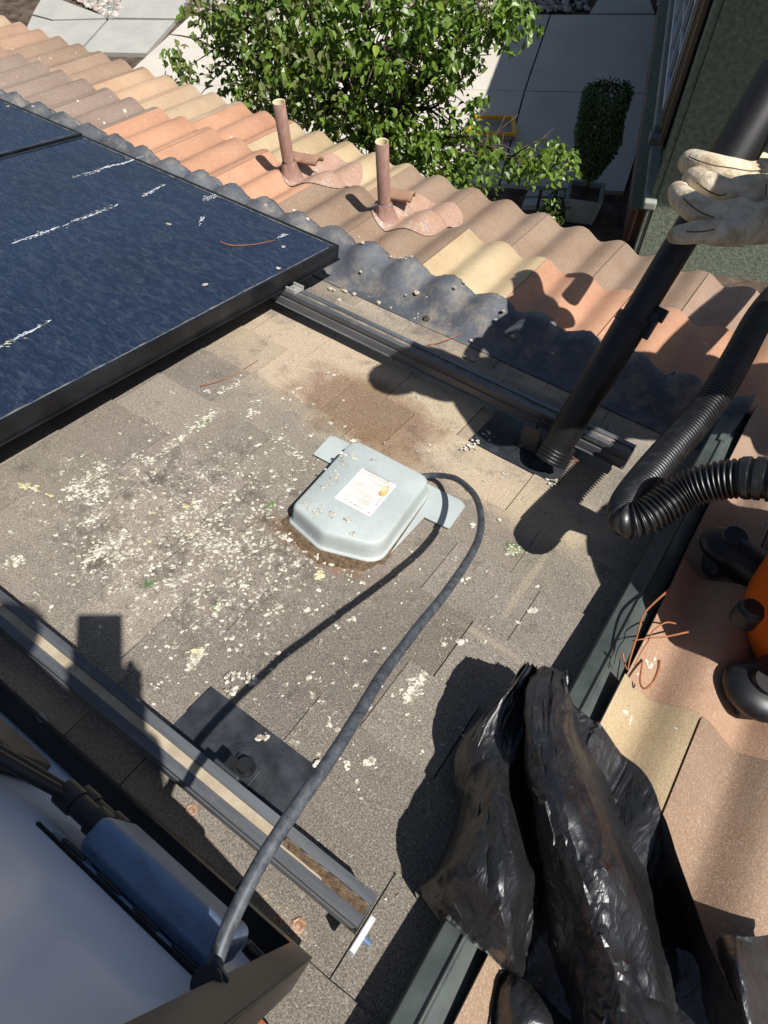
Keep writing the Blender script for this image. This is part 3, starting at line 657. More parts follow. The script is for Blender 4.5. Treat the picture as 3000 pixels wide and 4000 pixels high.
def rail(u0, u1, vc, label, hw_=.021, w0=.045, w1=.087, flange=False):
    t_ = thing('mounting_rail', label, 'rail', (u0, vc, w0), group='black mounting rails on the shingles')
    s = -1
    near = vc-hw_; far = vc+hw_
    pf = [(near, w0+.002), (near-(.004 if flange else 0), w0), (far+.002, w0), (far, w0+.003), (far, w1), (vc+.0072, w1), (vc+.0072, w1-.006), (vc-.0072, w1-.006), (vc-.0072, w1), (near, w1), (near, w1-.012), (near+.003, w1-.014), (near+.003, w1-.019), (near, w1-.021)]
    n_ = len(pf); mb = MB(); mb.add([(u0, a, b) for a, b in pf]+[(u1, a, b) for a, b in pf], [(i, (i+1) % n_, n_+(i+1) % n_, n_+i)[::-1] for i in range(n_)]+[tuple(range(n_)), tuple(range(n_, 2*n_))[::-1]])
    build('rail_body', mb, M_RAIL, t_)
    mb = MB(); nn = int((u1-u0)/.012)
    vs_ = []; 
    for i in range(nn+1):
        u = u0+.001+(u1-u0-.004)*i/nn; z = w1-.0038+.0016*vnoise(u*40, vc, 4); vs_ += [(u, vc-.007, z), (u, vc, z-.0006), (u, vc+.007, z+.0004)]
    mb.add(vs_, [f for i in range(nn) for f in ((3*i, 3*i+3, 3*i+4, 3*i+1), (3*i+1, 3*i+4, 3*i+5, 3*i+2))]); build('channel_dust', mb, M_DUST2 if flange else M_DUST, t_, smooth=True)
    return t_
r2 = rail(-1.02, -.05, .204, 'wide black rail crossing the lower left with tan dust in its channel')
r1 = rail(-1.9, -.092, 1.268, 'black rail running from the panel edge toward the vacuum wand', flange=True)
# dirt plug in the end of the lower rail
mb = MB(); mb.grid(lambda a, b: (-.052-.13*a, .204+(-.0064+.0128*b)*(1 if a < .5 or b > .4 else .6), .0835+.004*(vnoise(a*14, b*4, 8)+.4)), 40, 6, flip=True)
build('dirt_plug', mb, M_DIRT, r2, smooth=True)
def foot(u0, u1, v0, v1, bu, bv, label):
    t_ = thing('rail_foot', label, 'rail foot', (u0, v0, .004), group='black flashed feet under the rails')
    mb = MB(); z = .0095; mb.add([(u0, v0, z-.003), (u1, v0, z-.003), (u1, v1, z-.001), (u0, v1, z-.001), (u0, v0, z), (u1, v0, z), (u1, v1, z+.001), (u0, v1, z+.001)], [(0, 3, 2, 1), (4, 5, 6, 7), (0, 1, 5, 4), (1, 2, 6, 5), (2, 3, 7, 6), (3, 0, 4, 7)])
    build('flashing_plate', mb, M_BLACKFLASH, t_)
    mb = MB()
    for i in range(5): r_ = (.046, .043, .037, .03, .02)[i]; mb.tube([(bu, bv, z+.0015*i), (bu, bv, z+.0015*(i+1))], r_, 28)
    build('raised_boss', mb, M_BLACKFLASH, t_, auto=30)
    mb = MB(); mb.box((bu-.022, bv-.03, z+.006), (bu+.022, bv+.012, z+.013)); mb.box((bu-.022, bv-.035, z+.006), (bu+.022, bv-.029, .083)); build('l_bracket', mb, M_BLACKFLASH, t_, bevel=.0015)
    mb = MB(); mb.tube([(bu, bv, z+.013), (bu, bv, z+.0145), (bu, bv, z+.01451), (bu, bv, z+.026)], [.016, .016, .011, .011], 12); build('bolt', mb, M_BLKPL, t_, auto=30)
    mb = MB(); mb.tube([(bu-.004, bv-.029, .07), (bu-.004, bv-.012, .07)], .010, 6); build('bolt', mb, M_BLKPL, t_, auto=30)
foot(-.44, -.205, .196, .33, -.305, .262, 'black plate and bolted bracket behind the lower rail')
foot(-.42, -.20, 1.14, 1.40, -.30, 1.225, 'black plate and bracket beside the mouth of the vacuum wand')
cl = thing('end_clamp', 'small silver clamp on the rail at the panel corner', 'clamp', (-1.05, 1.268, .087))
mb = MB(); mb.box((-1.068, 1.250, .0875), (-1.035, 1.288, .092)); mb.box((-1.068, 1.250, .092), (-1.035, 1.256, .099)); mb.box((-1.068, 1.282, .092), (-1.035, 1.288, .099)); build('clamp_plate', mb, M_STEEL, cl, bevel=.001)
mb = MB(); mb.tube([(-1.052, 1.269, .092), (-1.052, 1.269, .098)], .005, 6); build('bolt', mb, M_STEEL, cl)
# white strip poking from the rail end
wp = thing('end_strip', 'short white metal strip standing at the open end of the lower rail', 'strip', (-.042, .185, .05))
mb = MB(); mb.box((-.0445, .160, .06), (-.0375, .2045, .082)); build('strip_body', mb, M_WHITE, wp, bevel=.001)
mb = MB(); mb.tube([(-.038, .182, .068), (-.028, .182, .068)], .004, 8); build('bolt', mb, M_CAST, wp)

# ------------------------------------------------------------ junction box
jb = thing('junction_box', 'grey domed junction box with a paper label in the middle of the shingles', 'junction box', (-.49, .79, .004))
mb = MB(); mb.prism([(-.672, .937), (-.662, .945), (-.335, .957), (-.322, .95), (-.315, .872), (-.372, .866), (-.372, .735), (-.60, .735), (-.60, .868), (-.663, .866)], .0068, .0088); build('base_plate', mb, M_BOX, jb)
def rr_poly(P, rads, n_=7):
    out = []
    for i, (p, r_) in enumerate(zip(P, rads)):
        p = np.array(p, float); a = np.array(P[i-1], float)-p; b = np.array(P[(i+1) % len(P)], float)-p; a /= np.linalg.norm(a); b /= np.linalg.norm(b)
        for k in range(n_+1):
            t_ = k/n_; q0 = p+a*r_; q1 = p+b*r_; out.append((1-t_)**2*q0+2*t_*(1-t_)*p+t_**2*q1)
    return out
OUT = [(-.603, .930), (-.393, .940), (-.368, .707), (-.372, .700), (-.484, .666), (-.567, .672), (-.598, .712)]
OUT = [(-.606, .935), (-.398, .940), (-.372, .703), (-.483, .660), (-.577, .678)]
TOPP = [(-.590, .905), (-.400, .914), (-.376, .694), (-.470, .660), (-.566, .690)]
RD = [.030, .026, .034, .012, .012]
oc = np.mean(OUT, 0)
def lvl(f, z, src=None):
    P = rr_poly(src or OUT, RD); return [((q-oc)*f+oc)[0:2].tolist()+[z] for q in P]
mb = MB(); L_ = [lvl(1.0, .010), lvl(1.0, .0135), lvl(.968, .0142), lvl(.955, .018), lvl(.948, .032), lvl(.940, .046), lvl(.930, .0510), lvl(.910, .0545), lvl(.88, .0562), lvl(.4, .0572)]
n_ = len(L_[0]); 
if sum(L_[0][i][0]*L_[0][(i+1) % n_][1]-L_[0][(i+1) % n_][0]*L_[0][i][1] for i in range(n_)) < 0: L_ = [q[::-1] for q in L_]
vs_ = [p for q in L_ for p in q]; fs = [(i*n_+j, i*n_+(j+1) % n_, (i+1)*n_+(j+1) % n_, (i+1)*n_+j) for i in range(len(L_)-1) for j in range(n_)]
fs.append(tuple((len(L_)-1)*n_+j for j in range(n_))); mb.add(vs_, fs); build('cover', mb, M_BOX, jb, smooth=True)
LC = [RP(*p, .0582) for p in ((1548, 1896), (1444, 2018), (1307, 1945), (1412, 1828))]; lo = LC[1]; lx = LC[2]-LC[1]; ly = LC[0]-LC[1]
LW_, LH_ = np.linalg.norm(lx), np.linalg.norm(ly)
mb = MB(); mb.obox(lo-[0, 0, .0004], lx, ly, (0, 0, .0006)); lab = build('label', mb, M_PAPER, jb)
def LP(a, b, z=.0005): q = lo+lx*a+ly*b; return np.array([q[0], q[1], q[2]+z])
ink, red = MB(), MB()
def inkbar(m_, a0, a1, b0, h=.010): m_.add([LP(a0, b0), LP(a1, b0), LP(a1, b0+h), LP(a0, b0+h)], [(0, 1, 2, 3)])
b_ = .17
for row in range(30):
    b_ += .0262
    if row in (5, 11, 18, 24): b_ += .012; continue
    a = .17+.02*rng.rand(); end = .93-.25*(rng.rand() if row % 4 == 3 else 0)
    while a < end:
        w_ = .012+.04*rng.rand(); inkbar(red if row < 14 and a < .30 and row in (0, 1, 2, 6, 7) else ink, a, min(a+w_, end), b_, .0085); a += w_+.008
for k, (a, b) in enumerate(((.3, .155), (.42, .155), (.56, .15), (.66, .15), (.78, .155))):
    for q in ((a, a+.035, b, .004), (a, a+.035, b+.03, .004)): inkbar(ink, *q)
    inkbar(ink, a, a+.005, b, .034); inkbar(ink, a+.03, a+.035, b, .034)
for k in range(5): inkbar(red, .04+.004*k, .1, .32+.05*k, .018)
ringv = []; nr = 20
for i in range(nr): a = 2*math.pi*i/nr; ringv += [LP(.075+.032*math.cos(a), .075+.028*math.sin(a)), LP(.075+.026*math.cos(a), .075+.022*math.sin(a))]
ink.add(ringv, [(2*i, 2*((i+1) % nr), 2*((i+1) % nr)+1, 2*i+1) for i in range(nr)]); inkbar(ink, .055, .095, .07, .008); inkbar(ink, .072, .078, .06, .03)
build('printed_text', ink, M_INK, lab); build('red_print', red, M_RED, lab)
st_ = MB(); st_.add([LP(.03+.0*i, .5+.1*i) if False else LP(.16*math.cos(i*.785)*(.6+.4*rng.rand())+.14, .2*math.sin(i*.785)*(.7+.3*rng.rand())+.72, .0008) for i in range(8)], [tuple(range(8))]); build('rust_stain', st_, M_STAIN, lab)
tx = bpy.data.curves.new('title', 'FONT'); tx.body = 'SOLADECK'; tx.size = LH_*.085; tx.align_x = 'CENTER'
to = bpy.data.objects.new('title', tx); C.objects.link(to); bpy.context.view_layer.update()
me = bpy.data.meshes.new_from_object(to.evaluated_get(bpy.context.evaluated_depsgraph_get())); bpy.data.objects.remove(to)
tm = MB(); ux, uy = lx/LW_, ly/LH_; org = LP(.52, .06, .0006)
tm.add([org+ux*v.co.x+uy*v.co.y for v in me.vertices], [tuple(p.vertices) for p in me.polygons]); build('title_text', tm, M_INK, lab)
# mud collar round the box foot
mb = MB(); nb = 60; vs_ = []; P_ = rr_poly(OUT, RD)
for i in range(len(P_)):
    q = P_[i]; d_ = (q-oc)/np.linalg.norm(q-oc); f_ = (.004+.014*max(0, -d_[1])*(1+1.8*vnoise(i*.7, 2, 9)))*(1.0 if d_[1] < .1 else .12)
    vs_ += [(q[0]-d_[0]*.004, q[1]-d_[1]*.004, .0112), (q[0]+d_[0]*f_*.5, q[1]+d_[1]*f_*.5, .0092+.002*vnoise(i*.9, 0, 4)), (q[0]+d_[0]*f_, q[1]+d_[1]*f_, .0055)]
n_ = len(P_); mb.add(vs_, [f for i in range(n_) for f in ((3*i, 3*((i+1) % n_), 3*((i+1) % n_)+1, 3*i+1), (3*i+1, 3*((i+1) % n_)+1, 3*((i+1) % n_)+2, 3*i+2))])
o = tag(build('mud_collar', mb, M_DIRT, smooth=True), 'dried mud caked along the lower edge of the junction box', 'mud', kind='stuff')
# cable from the box to the standing panel
cab = [(-.455, .93, .018), (-.437, .948, .022)]+[tuple(RP(x, y, w_)) for x, y, w_ in ((1700, 1857, .032), (1780, 1870, .065), (1850, 1930, .105), (1878, 2010, .145), (1870, 2100, .19), (1820, 2200, .24), (1730, 2330, .29), (1640, 2440, .32), (1580, 2520, .338), (1490, 2640, .365), (1400, 2790, .39), (1300, 2950, .408), (1180, 3120, .416), (1080, 3270, .418), (1000, 3400, .417), (930, 3540, .414), (880, 3650, .411), (845, 3750, .407), (828, 3815, .403))]
ct = thing('trunk_cable', 'thick dark rubber cable looping from the junction box to the upright panel', 'cable', cab[0])
mb = MB(); pth = cr(cab, 6); mb.tube(pth, .0063, 16); build('cable_sheath', mb, M_RUBBER, ct, smooth=True)
mb = MB(); mb.tube(pth[-3:], [.0086]*3, 16); build('heat_shrink', mb, M_DUST, ct, smooth=True)

# ------------------------------------------------------------ standing panel with inverter
pc = np.array([-.078, .135, .04]); pb = np.array([.04, -.25, .965]); pb /= np.linalg.norm(pb)
pa = np.array([-1, 0, .0415]); pa -= pb*(pa@pb); pa /= np.linalg.norm(pa); pn = np.cross(pb, pa); pn = pn if pn[1] > 0 else -pn
def PQ(a, b, h=0.): return pc+pa*a+pb*b+pn*h
sp_ = thing('upright_solar_panel', 'detached solar panel stood on edge with its pale back toward the shingles', 'solar panel', pc)
LA, LB, TH = 1.62, .985, .04
def pbx(mb, a0, a1, b0, b1, h0, h1, k=None): mb.obox(PQ(a0, b0, h0), pa*(a1-a0), pb*(b1-b0), pn*(h1-h0), k=k)
mb = MB(); FW = .03
pbx(mb, 0, LA, 0, .0025, -TH, 0); pbx(mb, 0, LA, LB-.0025, LB, -TH, 0); pbx(mb, 0, .0025, .0025, LB-.0025, -TH, 0); pbx(mb, LA-.0025, LA, .0025, LB-.0025, -TH, 0)
pbx(mb, .0025, LA-.0025, .0025, FW, -.002, 0); pbx(mb, .0025, FW, FW+.001, LB-.0025, -.002, 0); pbx(mb, LA-FW, LA-.0025, FW+.001, LB-.0025, -.002, 0)
build('frame', mb, M_BRONZE, sp_, bevel=.0006)
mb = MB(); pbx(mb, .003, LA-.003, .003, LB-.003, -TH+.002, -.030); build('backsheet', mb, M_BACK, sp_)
mb = MB(); pbx(mb, .003, LA-.003, .003, LB-.003, -TH+.0005, -TH+.0015); build('front_glass', mb, M_GLASS, sp_)
mb = MB(); pbx(mb, .05, .215, .215, .302, -.027, .010); inv = build('inverter', mb, M_CAST, sp_, bevel=.011, auto=60); inv.modifiers[0].segments = 5
mb = MB(); pbx(mb, .03, .235, .303, .3115, -.0295, -.026); build('mount_flange', mb, M_CAST, sp_, bevel=.001)
mb = MB()
for a in (.06, .105, .15, .195): pbx(mb, a, a+.028, .305, .3135, -.026, -.0235)
build('flange_slots', mb, M_BLKPL, sp_, bevel=.0008)
mb = MB(); pbx(mb, .028, .25, .3118, .317, -.0298, -.027); build('flange_gasket', mb, M_BLACK, sp_)
for k, (b0, h0) in enumerate(((.275, -.004), (.235, -.004))):
    mb = MB(); p0 = PQ(.215, b0, h0); mb.tube([p0-pa*.004, p0+pa*.012], .014, 20); mb.tube([p0+pa*.012, p0+pa*.035], .011, 20); mb.tube([p0+pa*.035, p0+pa*.055], .013, 20)
    build('cable_gland', mb, M_BLKPL, sp_, auto=40)
mb = MB(); mb.tube(cr([PQ(.26, .275, -.004), PQ(.30, .32, -.008), PQ(.36, .37, -.012), PQ(.47, .415, -.012), PQ(.62, .43, -.016)], 8), .0062, 12); build('lead_cable', mb, M_BLKPL, sp_, smooth=True)
mb = MB(); mb.tube(cr([PQ(.26, .235, -.004), PQ(.30, .28, -.006), PQ(.37, .345, -.012), PQ(.48, .40, -.012), PQ(.62, .415, -.016)], 8), .0056, 12); build('lead_cable', mb, M_BLKPL, sp_, smooth=True)
mb = MB(); pbx(mb, .33, .46, .20, .30, -.028, -.004); build('connector_box', mb, M_BLKPL, sp_, bevel=.006)
mb = MB(); mb.tube([PQ(.030, .375, -.014), PQ(.032, .402, -.008)], .0125, 20); mb.tube([PQ(.032, .39, -.01), PQ(.034, .415, -.006)], .0105, 20)
build('cable_connector', mb, M_BLKPL, sp_, auto=40)
mb = MB(); mb.tube(cr([PQ(.05, .205, -.006), PQ(.03, .20, -.01), PQ(.018, .24, -.014), PQ(.02, .30, -.016), PQ(.03, .36, -.014)], 6), .0062, 12); build('lead_cable', mb, M_BLKPL, sp_, smooth=True)
cp = thing('wire_clip', 'tiny bent metal wire clip on the edge of the upright panel', 'clip', PQ(.49, .0, .0))
mb = MB(); pbx(mb, .485, .497, -.002, .006, -.006, .004); pbx(mb, .475, .485, -.002, .012, .0005, .002); pbx(mb, .497, .503, -.010, .002, .0005, .0022); build('clip_body', mb, M_STEEL, cp, bevel=.0005)
# loose tile shard under the panel
lt = thing('loose_tile', 'orange broken clay tile lying under the corner of the upright panel', 'tile', (-.09, .03, .01))
lt_m = MB(); lt_m.grid(lambda a, b: (-.30+.23*a, -.16+.235*b-.02*a, .012+.03*math.sin(math.pi*a)**.8+.012*(1-b)), 20, 6, flip=False)
o = build('tile_body', lt_m, m_simple('orange_clay', '#b8613f', '#a5553a', 30, .9, 0, .2, .4, .002, 120), lt, smooth=True); s_ = o.modifiers.new('s', 'SOLIDIFY'); s_.thickness = .012

# ------------------------------------------------------------ vent pipes
def vent(base, L, label, top_r=.0205):
    base = np.array(base); up = np.array([0, -math.sin(PITCH), math.cos(PITCH)])
    t_ = thing('vent_pipe', label, 'vent pipe', base, group='brown plumbing vents standing in the tiles')
    X = np.array([1., 0, 0]); Y = np.cross(up, X)
    mb = MB(); a = base-up*.02; b = base+up*L; n_ = 28; vs_ = []
    for p, r_ in ((a, top_r), (base+up*.05, top_r), (b, top_r), (b+up*.001, top_r-.0008), (b, top_r-.003), (b-up*.06, top_r-.003)):
        for j in range(n_): an = 2*math.pi*j/n_; vs_.append(p+r_*(math.cos(an)*X+math.sin(an)*Y))
    mb.add(vs_, [(i*n_+j, i*n_+(j+1) % n_, (i+1)*n_+(j+1) % n_, (i+1)*n_+j) for i in range(3) for j in range(n_)], k=0)
    mb.add(vs_[3*n_:], [(i*n_+j, i*n_+(j+1) % n_, (i+1)*n_+(j+1) % n_, (i+1)*n_+j) for i in range(2) for j in range(n_)], k=1)
    mb.add([vs_[5*n_+j] for j in range(n_)], [tuple(range(n_))], k=1)
    build('pipe', mb, [M_VENT, M_PVC], t_, auto=50)
    mb = MB(); vs_ = []; prof_ = [(-.03, .075), (-.012, .056), (.0, .046), (.015, .038), (.035, .029), (.055, .0245), (.066, .0228), (.070, .0215)]
    for h, r_ in prof_:
        for j in range(n_):
            an = 2*math.pi*j/n_; k_ = 1+.10*vnoise(j*.9, h*90, 6)+.04*math.sin(5*an+h*60); vs_.append(base+up*h+r_*k_*(math.cos(an)*X*1.0+math.sin(an)*Y*1.12))
    mb.add(vs_, [(i*n_+j, i*n_+(j+1) % n_, (i+1)*n_+(j+1) % n_, (i+1)*n_+j) for i in range(len(prof_)-1) for j in range(n_)]); build('boot', mb, M_VENT, t_, smooth=True)
    mb = MB(); bu, bv = base[0], base[1]
    def sk(a, b):
        ang = a*2*math.pi; rr_ = (b**.9)*(1+.25*vnoise(a*9, 3, int(bu*100) & 7)); u = bu+.055+rr_*.135*math.cos(ang); v = bv+.10+rr_*.165*math.sin(ang)
        return (u, v, max(tile_w(u, v), tile_w(u, v-.02), tile_w(u, v+.02))+.0035)
    mb.grid(sk, 64, 14); build('painted_skirt', mb, M_PATCH, t_, smooth=True)
    return t_
vent(RP(1139, 705, .06), .262, 'taller looking brown vent pipe standing among orange tiles')
vent(RP(1504, 865, .06), .262, 'brown vent pipe with a wire band standing among brown tiles')
mb = MB(); b0 = RP(1504, 865, .06); upv = np.array([0, -math.sin(PITCH), math.cos(PITCH)]); q0 = b0+upv*.062
vt2 = [o for o in bpy.data.objects if o.name.startswith('vent_pipe')][-1]
mb.tube([q0+.0235*np.array([math.cos(a), math.sin(a)*.97, -math.sin(PITCH)*0+.0*a]) for a in np.linspace(0, 6.283, 25)], .0016, 6, cap=False); build('wire_band', mb, M_CAST, vt2, smooth=True)
# cut tile chips wedged beside the vents
for i, (x, y, rot_, lb_) in enumerate(((1195, 625, .2, 'broken tile chip resting against the left vent pipe'), (1555, 765, .3, 'broken tile chip resting against the right vent pipe'))):
    p = RP(x, y, .12); mb = MB(); d_ = np.array([math.cos(rot_), math.sin(rot_), .0]); e_ = np.array([-d_[1], d_[0], 0])
    mb.grid(lambda a, b: p+d_*(-.05+.10*a)+e_*(-.035+.07*b+.01*vnoise(a*5, 1, i))+np.array([0, 0, .016*math.sin(math.pi*b)+.008*a]), 12, 8)
    o = build('tile_chip', mb, m_simple('clay_chip', '#927059', '#80614e', 30, .9, bump=.3), base=p, auto=40); s_ = o.modifiers.new('s', 'SOLIDIFY'); s_.thickness = .012
    tag(o, lb_, 'tile chip')

# ------------------------------------------------------------ vacuum wand, hose, shop vacuum
wb0 = RP(2140, 1800, .045); wdir = RP(2760, 780, .54)-wb0; wdir /= np.linalg.norm(wdir)
wd = thing('vacuum_wand', 'black plastic vacuum wand held by the gloved hand and touching the shingles', 'vacuum wand', wb0)
jn = wb0+wdir*(np.linalg.norm(RP(2495, 1265, .30)-wb0))
def oval(mb, a, b, r0, r1, n_=28, k=None, open_=False): mb.tube([a, b], [r0, r1], n_, cap=not open_, k=k)
mb = MB(); mb.tube([wb0, wb0+wdir*.03, wb0+wdir*.031, wb0+wdir*.04, wb0+wdir*.041, jn-wdir*.02, jn-wdir*.019, jn], [.0315, .0315, .033, .033, .0335, .0345, .036, .036], 36)
build('outer_tube', mb, M_WAND, wd, auto=30)
mb = MB(); mb.tube([jn-wdir*.005, jn+wdir*.475], [.0295, .0295], 36); wtop = jn+wdir*.475; it = build('inner_tube', mb, M_WAND, wd, auto=30)
mb = MB(); gp = jn+wdir*(np.linalg.norm(RP(2790, 730, .56)-jn)); mb.tube([gp, gp+wdir*.012, gp+wdir*.03, wtop], [.031, .040, .043, .044], 36); build('handle_cuff', mb, M_WAND, wd, auto=30)
side = np.cross(wdir, (0, 0, 1.)); side /= np.linalg.norm(side); side = side if side[0] > 0 else -side; fr_ = np.cross(side, wdir); fr_ = fr_ if fr_[2] > 0 else -fr_
mb = MB()
for i in range(3): mb.tube([jn-wdir*(.004+.006*i), jn-wdir*(.0065+.006*i)], .0372, 30)
mb.obox(jn+side*.026-wdir*.03-fr_*.012, side*.018, wdir*.055, fr_*.022); mb.obox(jn+side*.030+wdir*.01-fr_*.009, side*.022, wdir*.026, fr_*.014); build('clip_latch', mb, M_BLKPL, wd, bevel=.002)
mb = MB(); mb.obox(wb0+side*.025+wdir*.0-fr_*.012, side*.014, wdir*.05, fr_*.02)
for i in range(4): mb.tube([wb0+wdir*(.004+.008*i), wb0+wdir*(.0075+.008*i)], .0340, 30)
build('end_collar', mb, M_BLKPL, wd, bevel=.0015)
wtop = jn+wdir*.475
hp = [wtop-wdir*.02, wtop+wdir*.03, wtop+np.array([.05, .0, .05]), wtop+np.array([.16, -.12, .03]), wtop+np.array([.28, -.20, -.10]), wtop+np.array([.33, -.10, -.22])]+[RP(*q) for q in ((3330, 900, .36), (3120, 1080, .33), (2985, 1215, .30), (2880, 1400, .27), (2800, 1535, .25), (2700, 1665, .225), (2590, 1790, .215), (2500, 1900, .215), (2452, 1975, .22), (2450, 2030, .232), (2510, 2025, .245), (2590, 1975, .265), (2680, 1915, .29), (2790, 1880, .32), (2900, 1868, .345), (2990, 1872, .36), (3150, 1900, .375))]
ph = cr(hp, 40)
# resample by arc length and corrugate
seg = np.cumsum([0]+[np.linalg.norm(ph[i+1]-ph[i]) for i in range(len(ph)-1)]); tot = seg[-1]; step = .0014
ss = np.arange(0, tot, step); PH = np.array(ph); rp = np.stack([np.interp(ss, seg, PH[:, i]) for i in range(3)], 1)
cuff_at = seg[np.argmin([np.linalg.norm(p-RP(2905, 1868, .345)) for p in ph])]
per = 6; rr_ = []
for i, s_ in enumerate(ss):
    if s_ > cuff_at: c_ = (s_-cuff_at)/.017 % 1; rr_.append(.0335 if c_ < .62 else .030)
    else: rr_.append(.0254+.0062*[0, 0, .35, 1, 1, .35][i % per])
hs_ = thing('vacuum_hose', 'black ribbed vacuum hose doubling back toward the orange vacuum', 'hose', rp[0])
mb = MB(); cut = int(np.searchsorted(ss, cuff_at)); mb.tube(rp[:cut+1], rr_[:cut+1], 26); build('ribbed_tube', mb, M_HOSE, hs_, smooth=True)
mb = MB(); mb.tube(rp[cut:], rr_[cut:], 30); build('cuff', mb, M_HOSE, hs_, auto=40)
vc = np.array([.385, 1.05, .0]); upv = np.array([0, -math.sin(PITCH), math.cos(PITCH)]); VX = np.array([1., 0, 0]); VY = np.cross(upv, VX)
vac = thing('shop_vacuum', 'orange and black shop vacuum standing on the brown tiles at right', 'vacuum', vc+upv*.09)
def lathe(mb, prof_, n_=40, k=None, c0=vc):
    vs_ = [c0+upv*h+r_*(math.cos(2*math.pi*j/n_)*VX+math.sin(2*math.pi*j/n_)*VY) for h, r_ in prof_ for j in range(n_)]
    mb.add(vs_, [(i*n_+j, i*n_+(j+1) % n_, (i+1)*n_+(j+1) % n_, (i+1)*n_+j) for i in range(len(prof_)-1) for j in range(n_)], k=k)
mb = MB(); lathe(mb, [(.10, .03), (.10, .165), (.115, .178), (.26, .190), (.36, .196), (.37, .199), (.38, .199)]); build('drum', mb, M_ORANGE, vac, auto=35)
mb = MB(); lathe(mb, [(.378, .15), (.378, .207), (.40, .207), (.41, .20), (.45, .185), (.50, .16), (.53, .10), (.54, .001)]); build('lid', mb, M_BLKPL, vac, auto=35)
mb = MB(); mb.tube([rp[-1]-VX*.05, rp[-1]+VX*.1, vc+upv*.42], [.034, .036, .04], 20); build('inlet_port', mb, M_BLKPL, vac, smooth=True)
mb = MB(); lathe(mb, [(.072, .001), (.072, .14), (.076, .168), (.094, .172), (.099, .16), (.099, .02)]); build('base_skirt', mb, M_BLKPL, vac, auto=35)
for (x, y, w_), r_ in (((2840, 2140, .115), .05), ((2960, 2700, .10), .055), ((3300, 2000, .1), .05), ((3400, 2700, .1), .05)):
    p = RP(x, y, w_); d_ = (vc+upv*.13-p); dl = np.linalg.norm(d_); d_ /= dl
    mb = MB(); mb.ball(p, (r_*1.05, r_*.95, r_*.55), 16); mb.tube([p, vc+upv*.085], [r_*.8, .04], 14); o = build('caster_arm', mb, M_BLKPL, vac, smooth=True); voxel(o, .006, 4)
    mb = MB(); q = p+np.array([.0, .0, r_*.5]); mb.tube([q, q+upv*.012], [.024, .021], 20); build('caster_cap', mb, M_BLKPL, vac, auto=30)
    mb = MB(); fl = p-np.array([0, 0, 0]); ax_ = np.array([.8, .6, 0]); cw = np.array([p[0]-.004, p[1]-.012, tile_w(p[0], p[1])+.027]); mb.tube([cw-ax_*.013, cw-ax_*.010, cw+ax_*.010, cw+ax_*.013], [.02, .027, .027, .02], 22); build('caster_wheel', mb, M_RUBBER, vac, auto=40)
mb = MB(); p = RP(2925, 2385, .19); mb.tube([p+np.array([.0, -.008, -.02]), p+np.array([0, -.008, .012]), p+np.array([0, -.008, .013]), p+np.array([0, -.008, .02])], [.021, .021, .017, .017], 24); build('drain_cap', mb, M_BLKPL, vac, auto=40, bevel=.002)

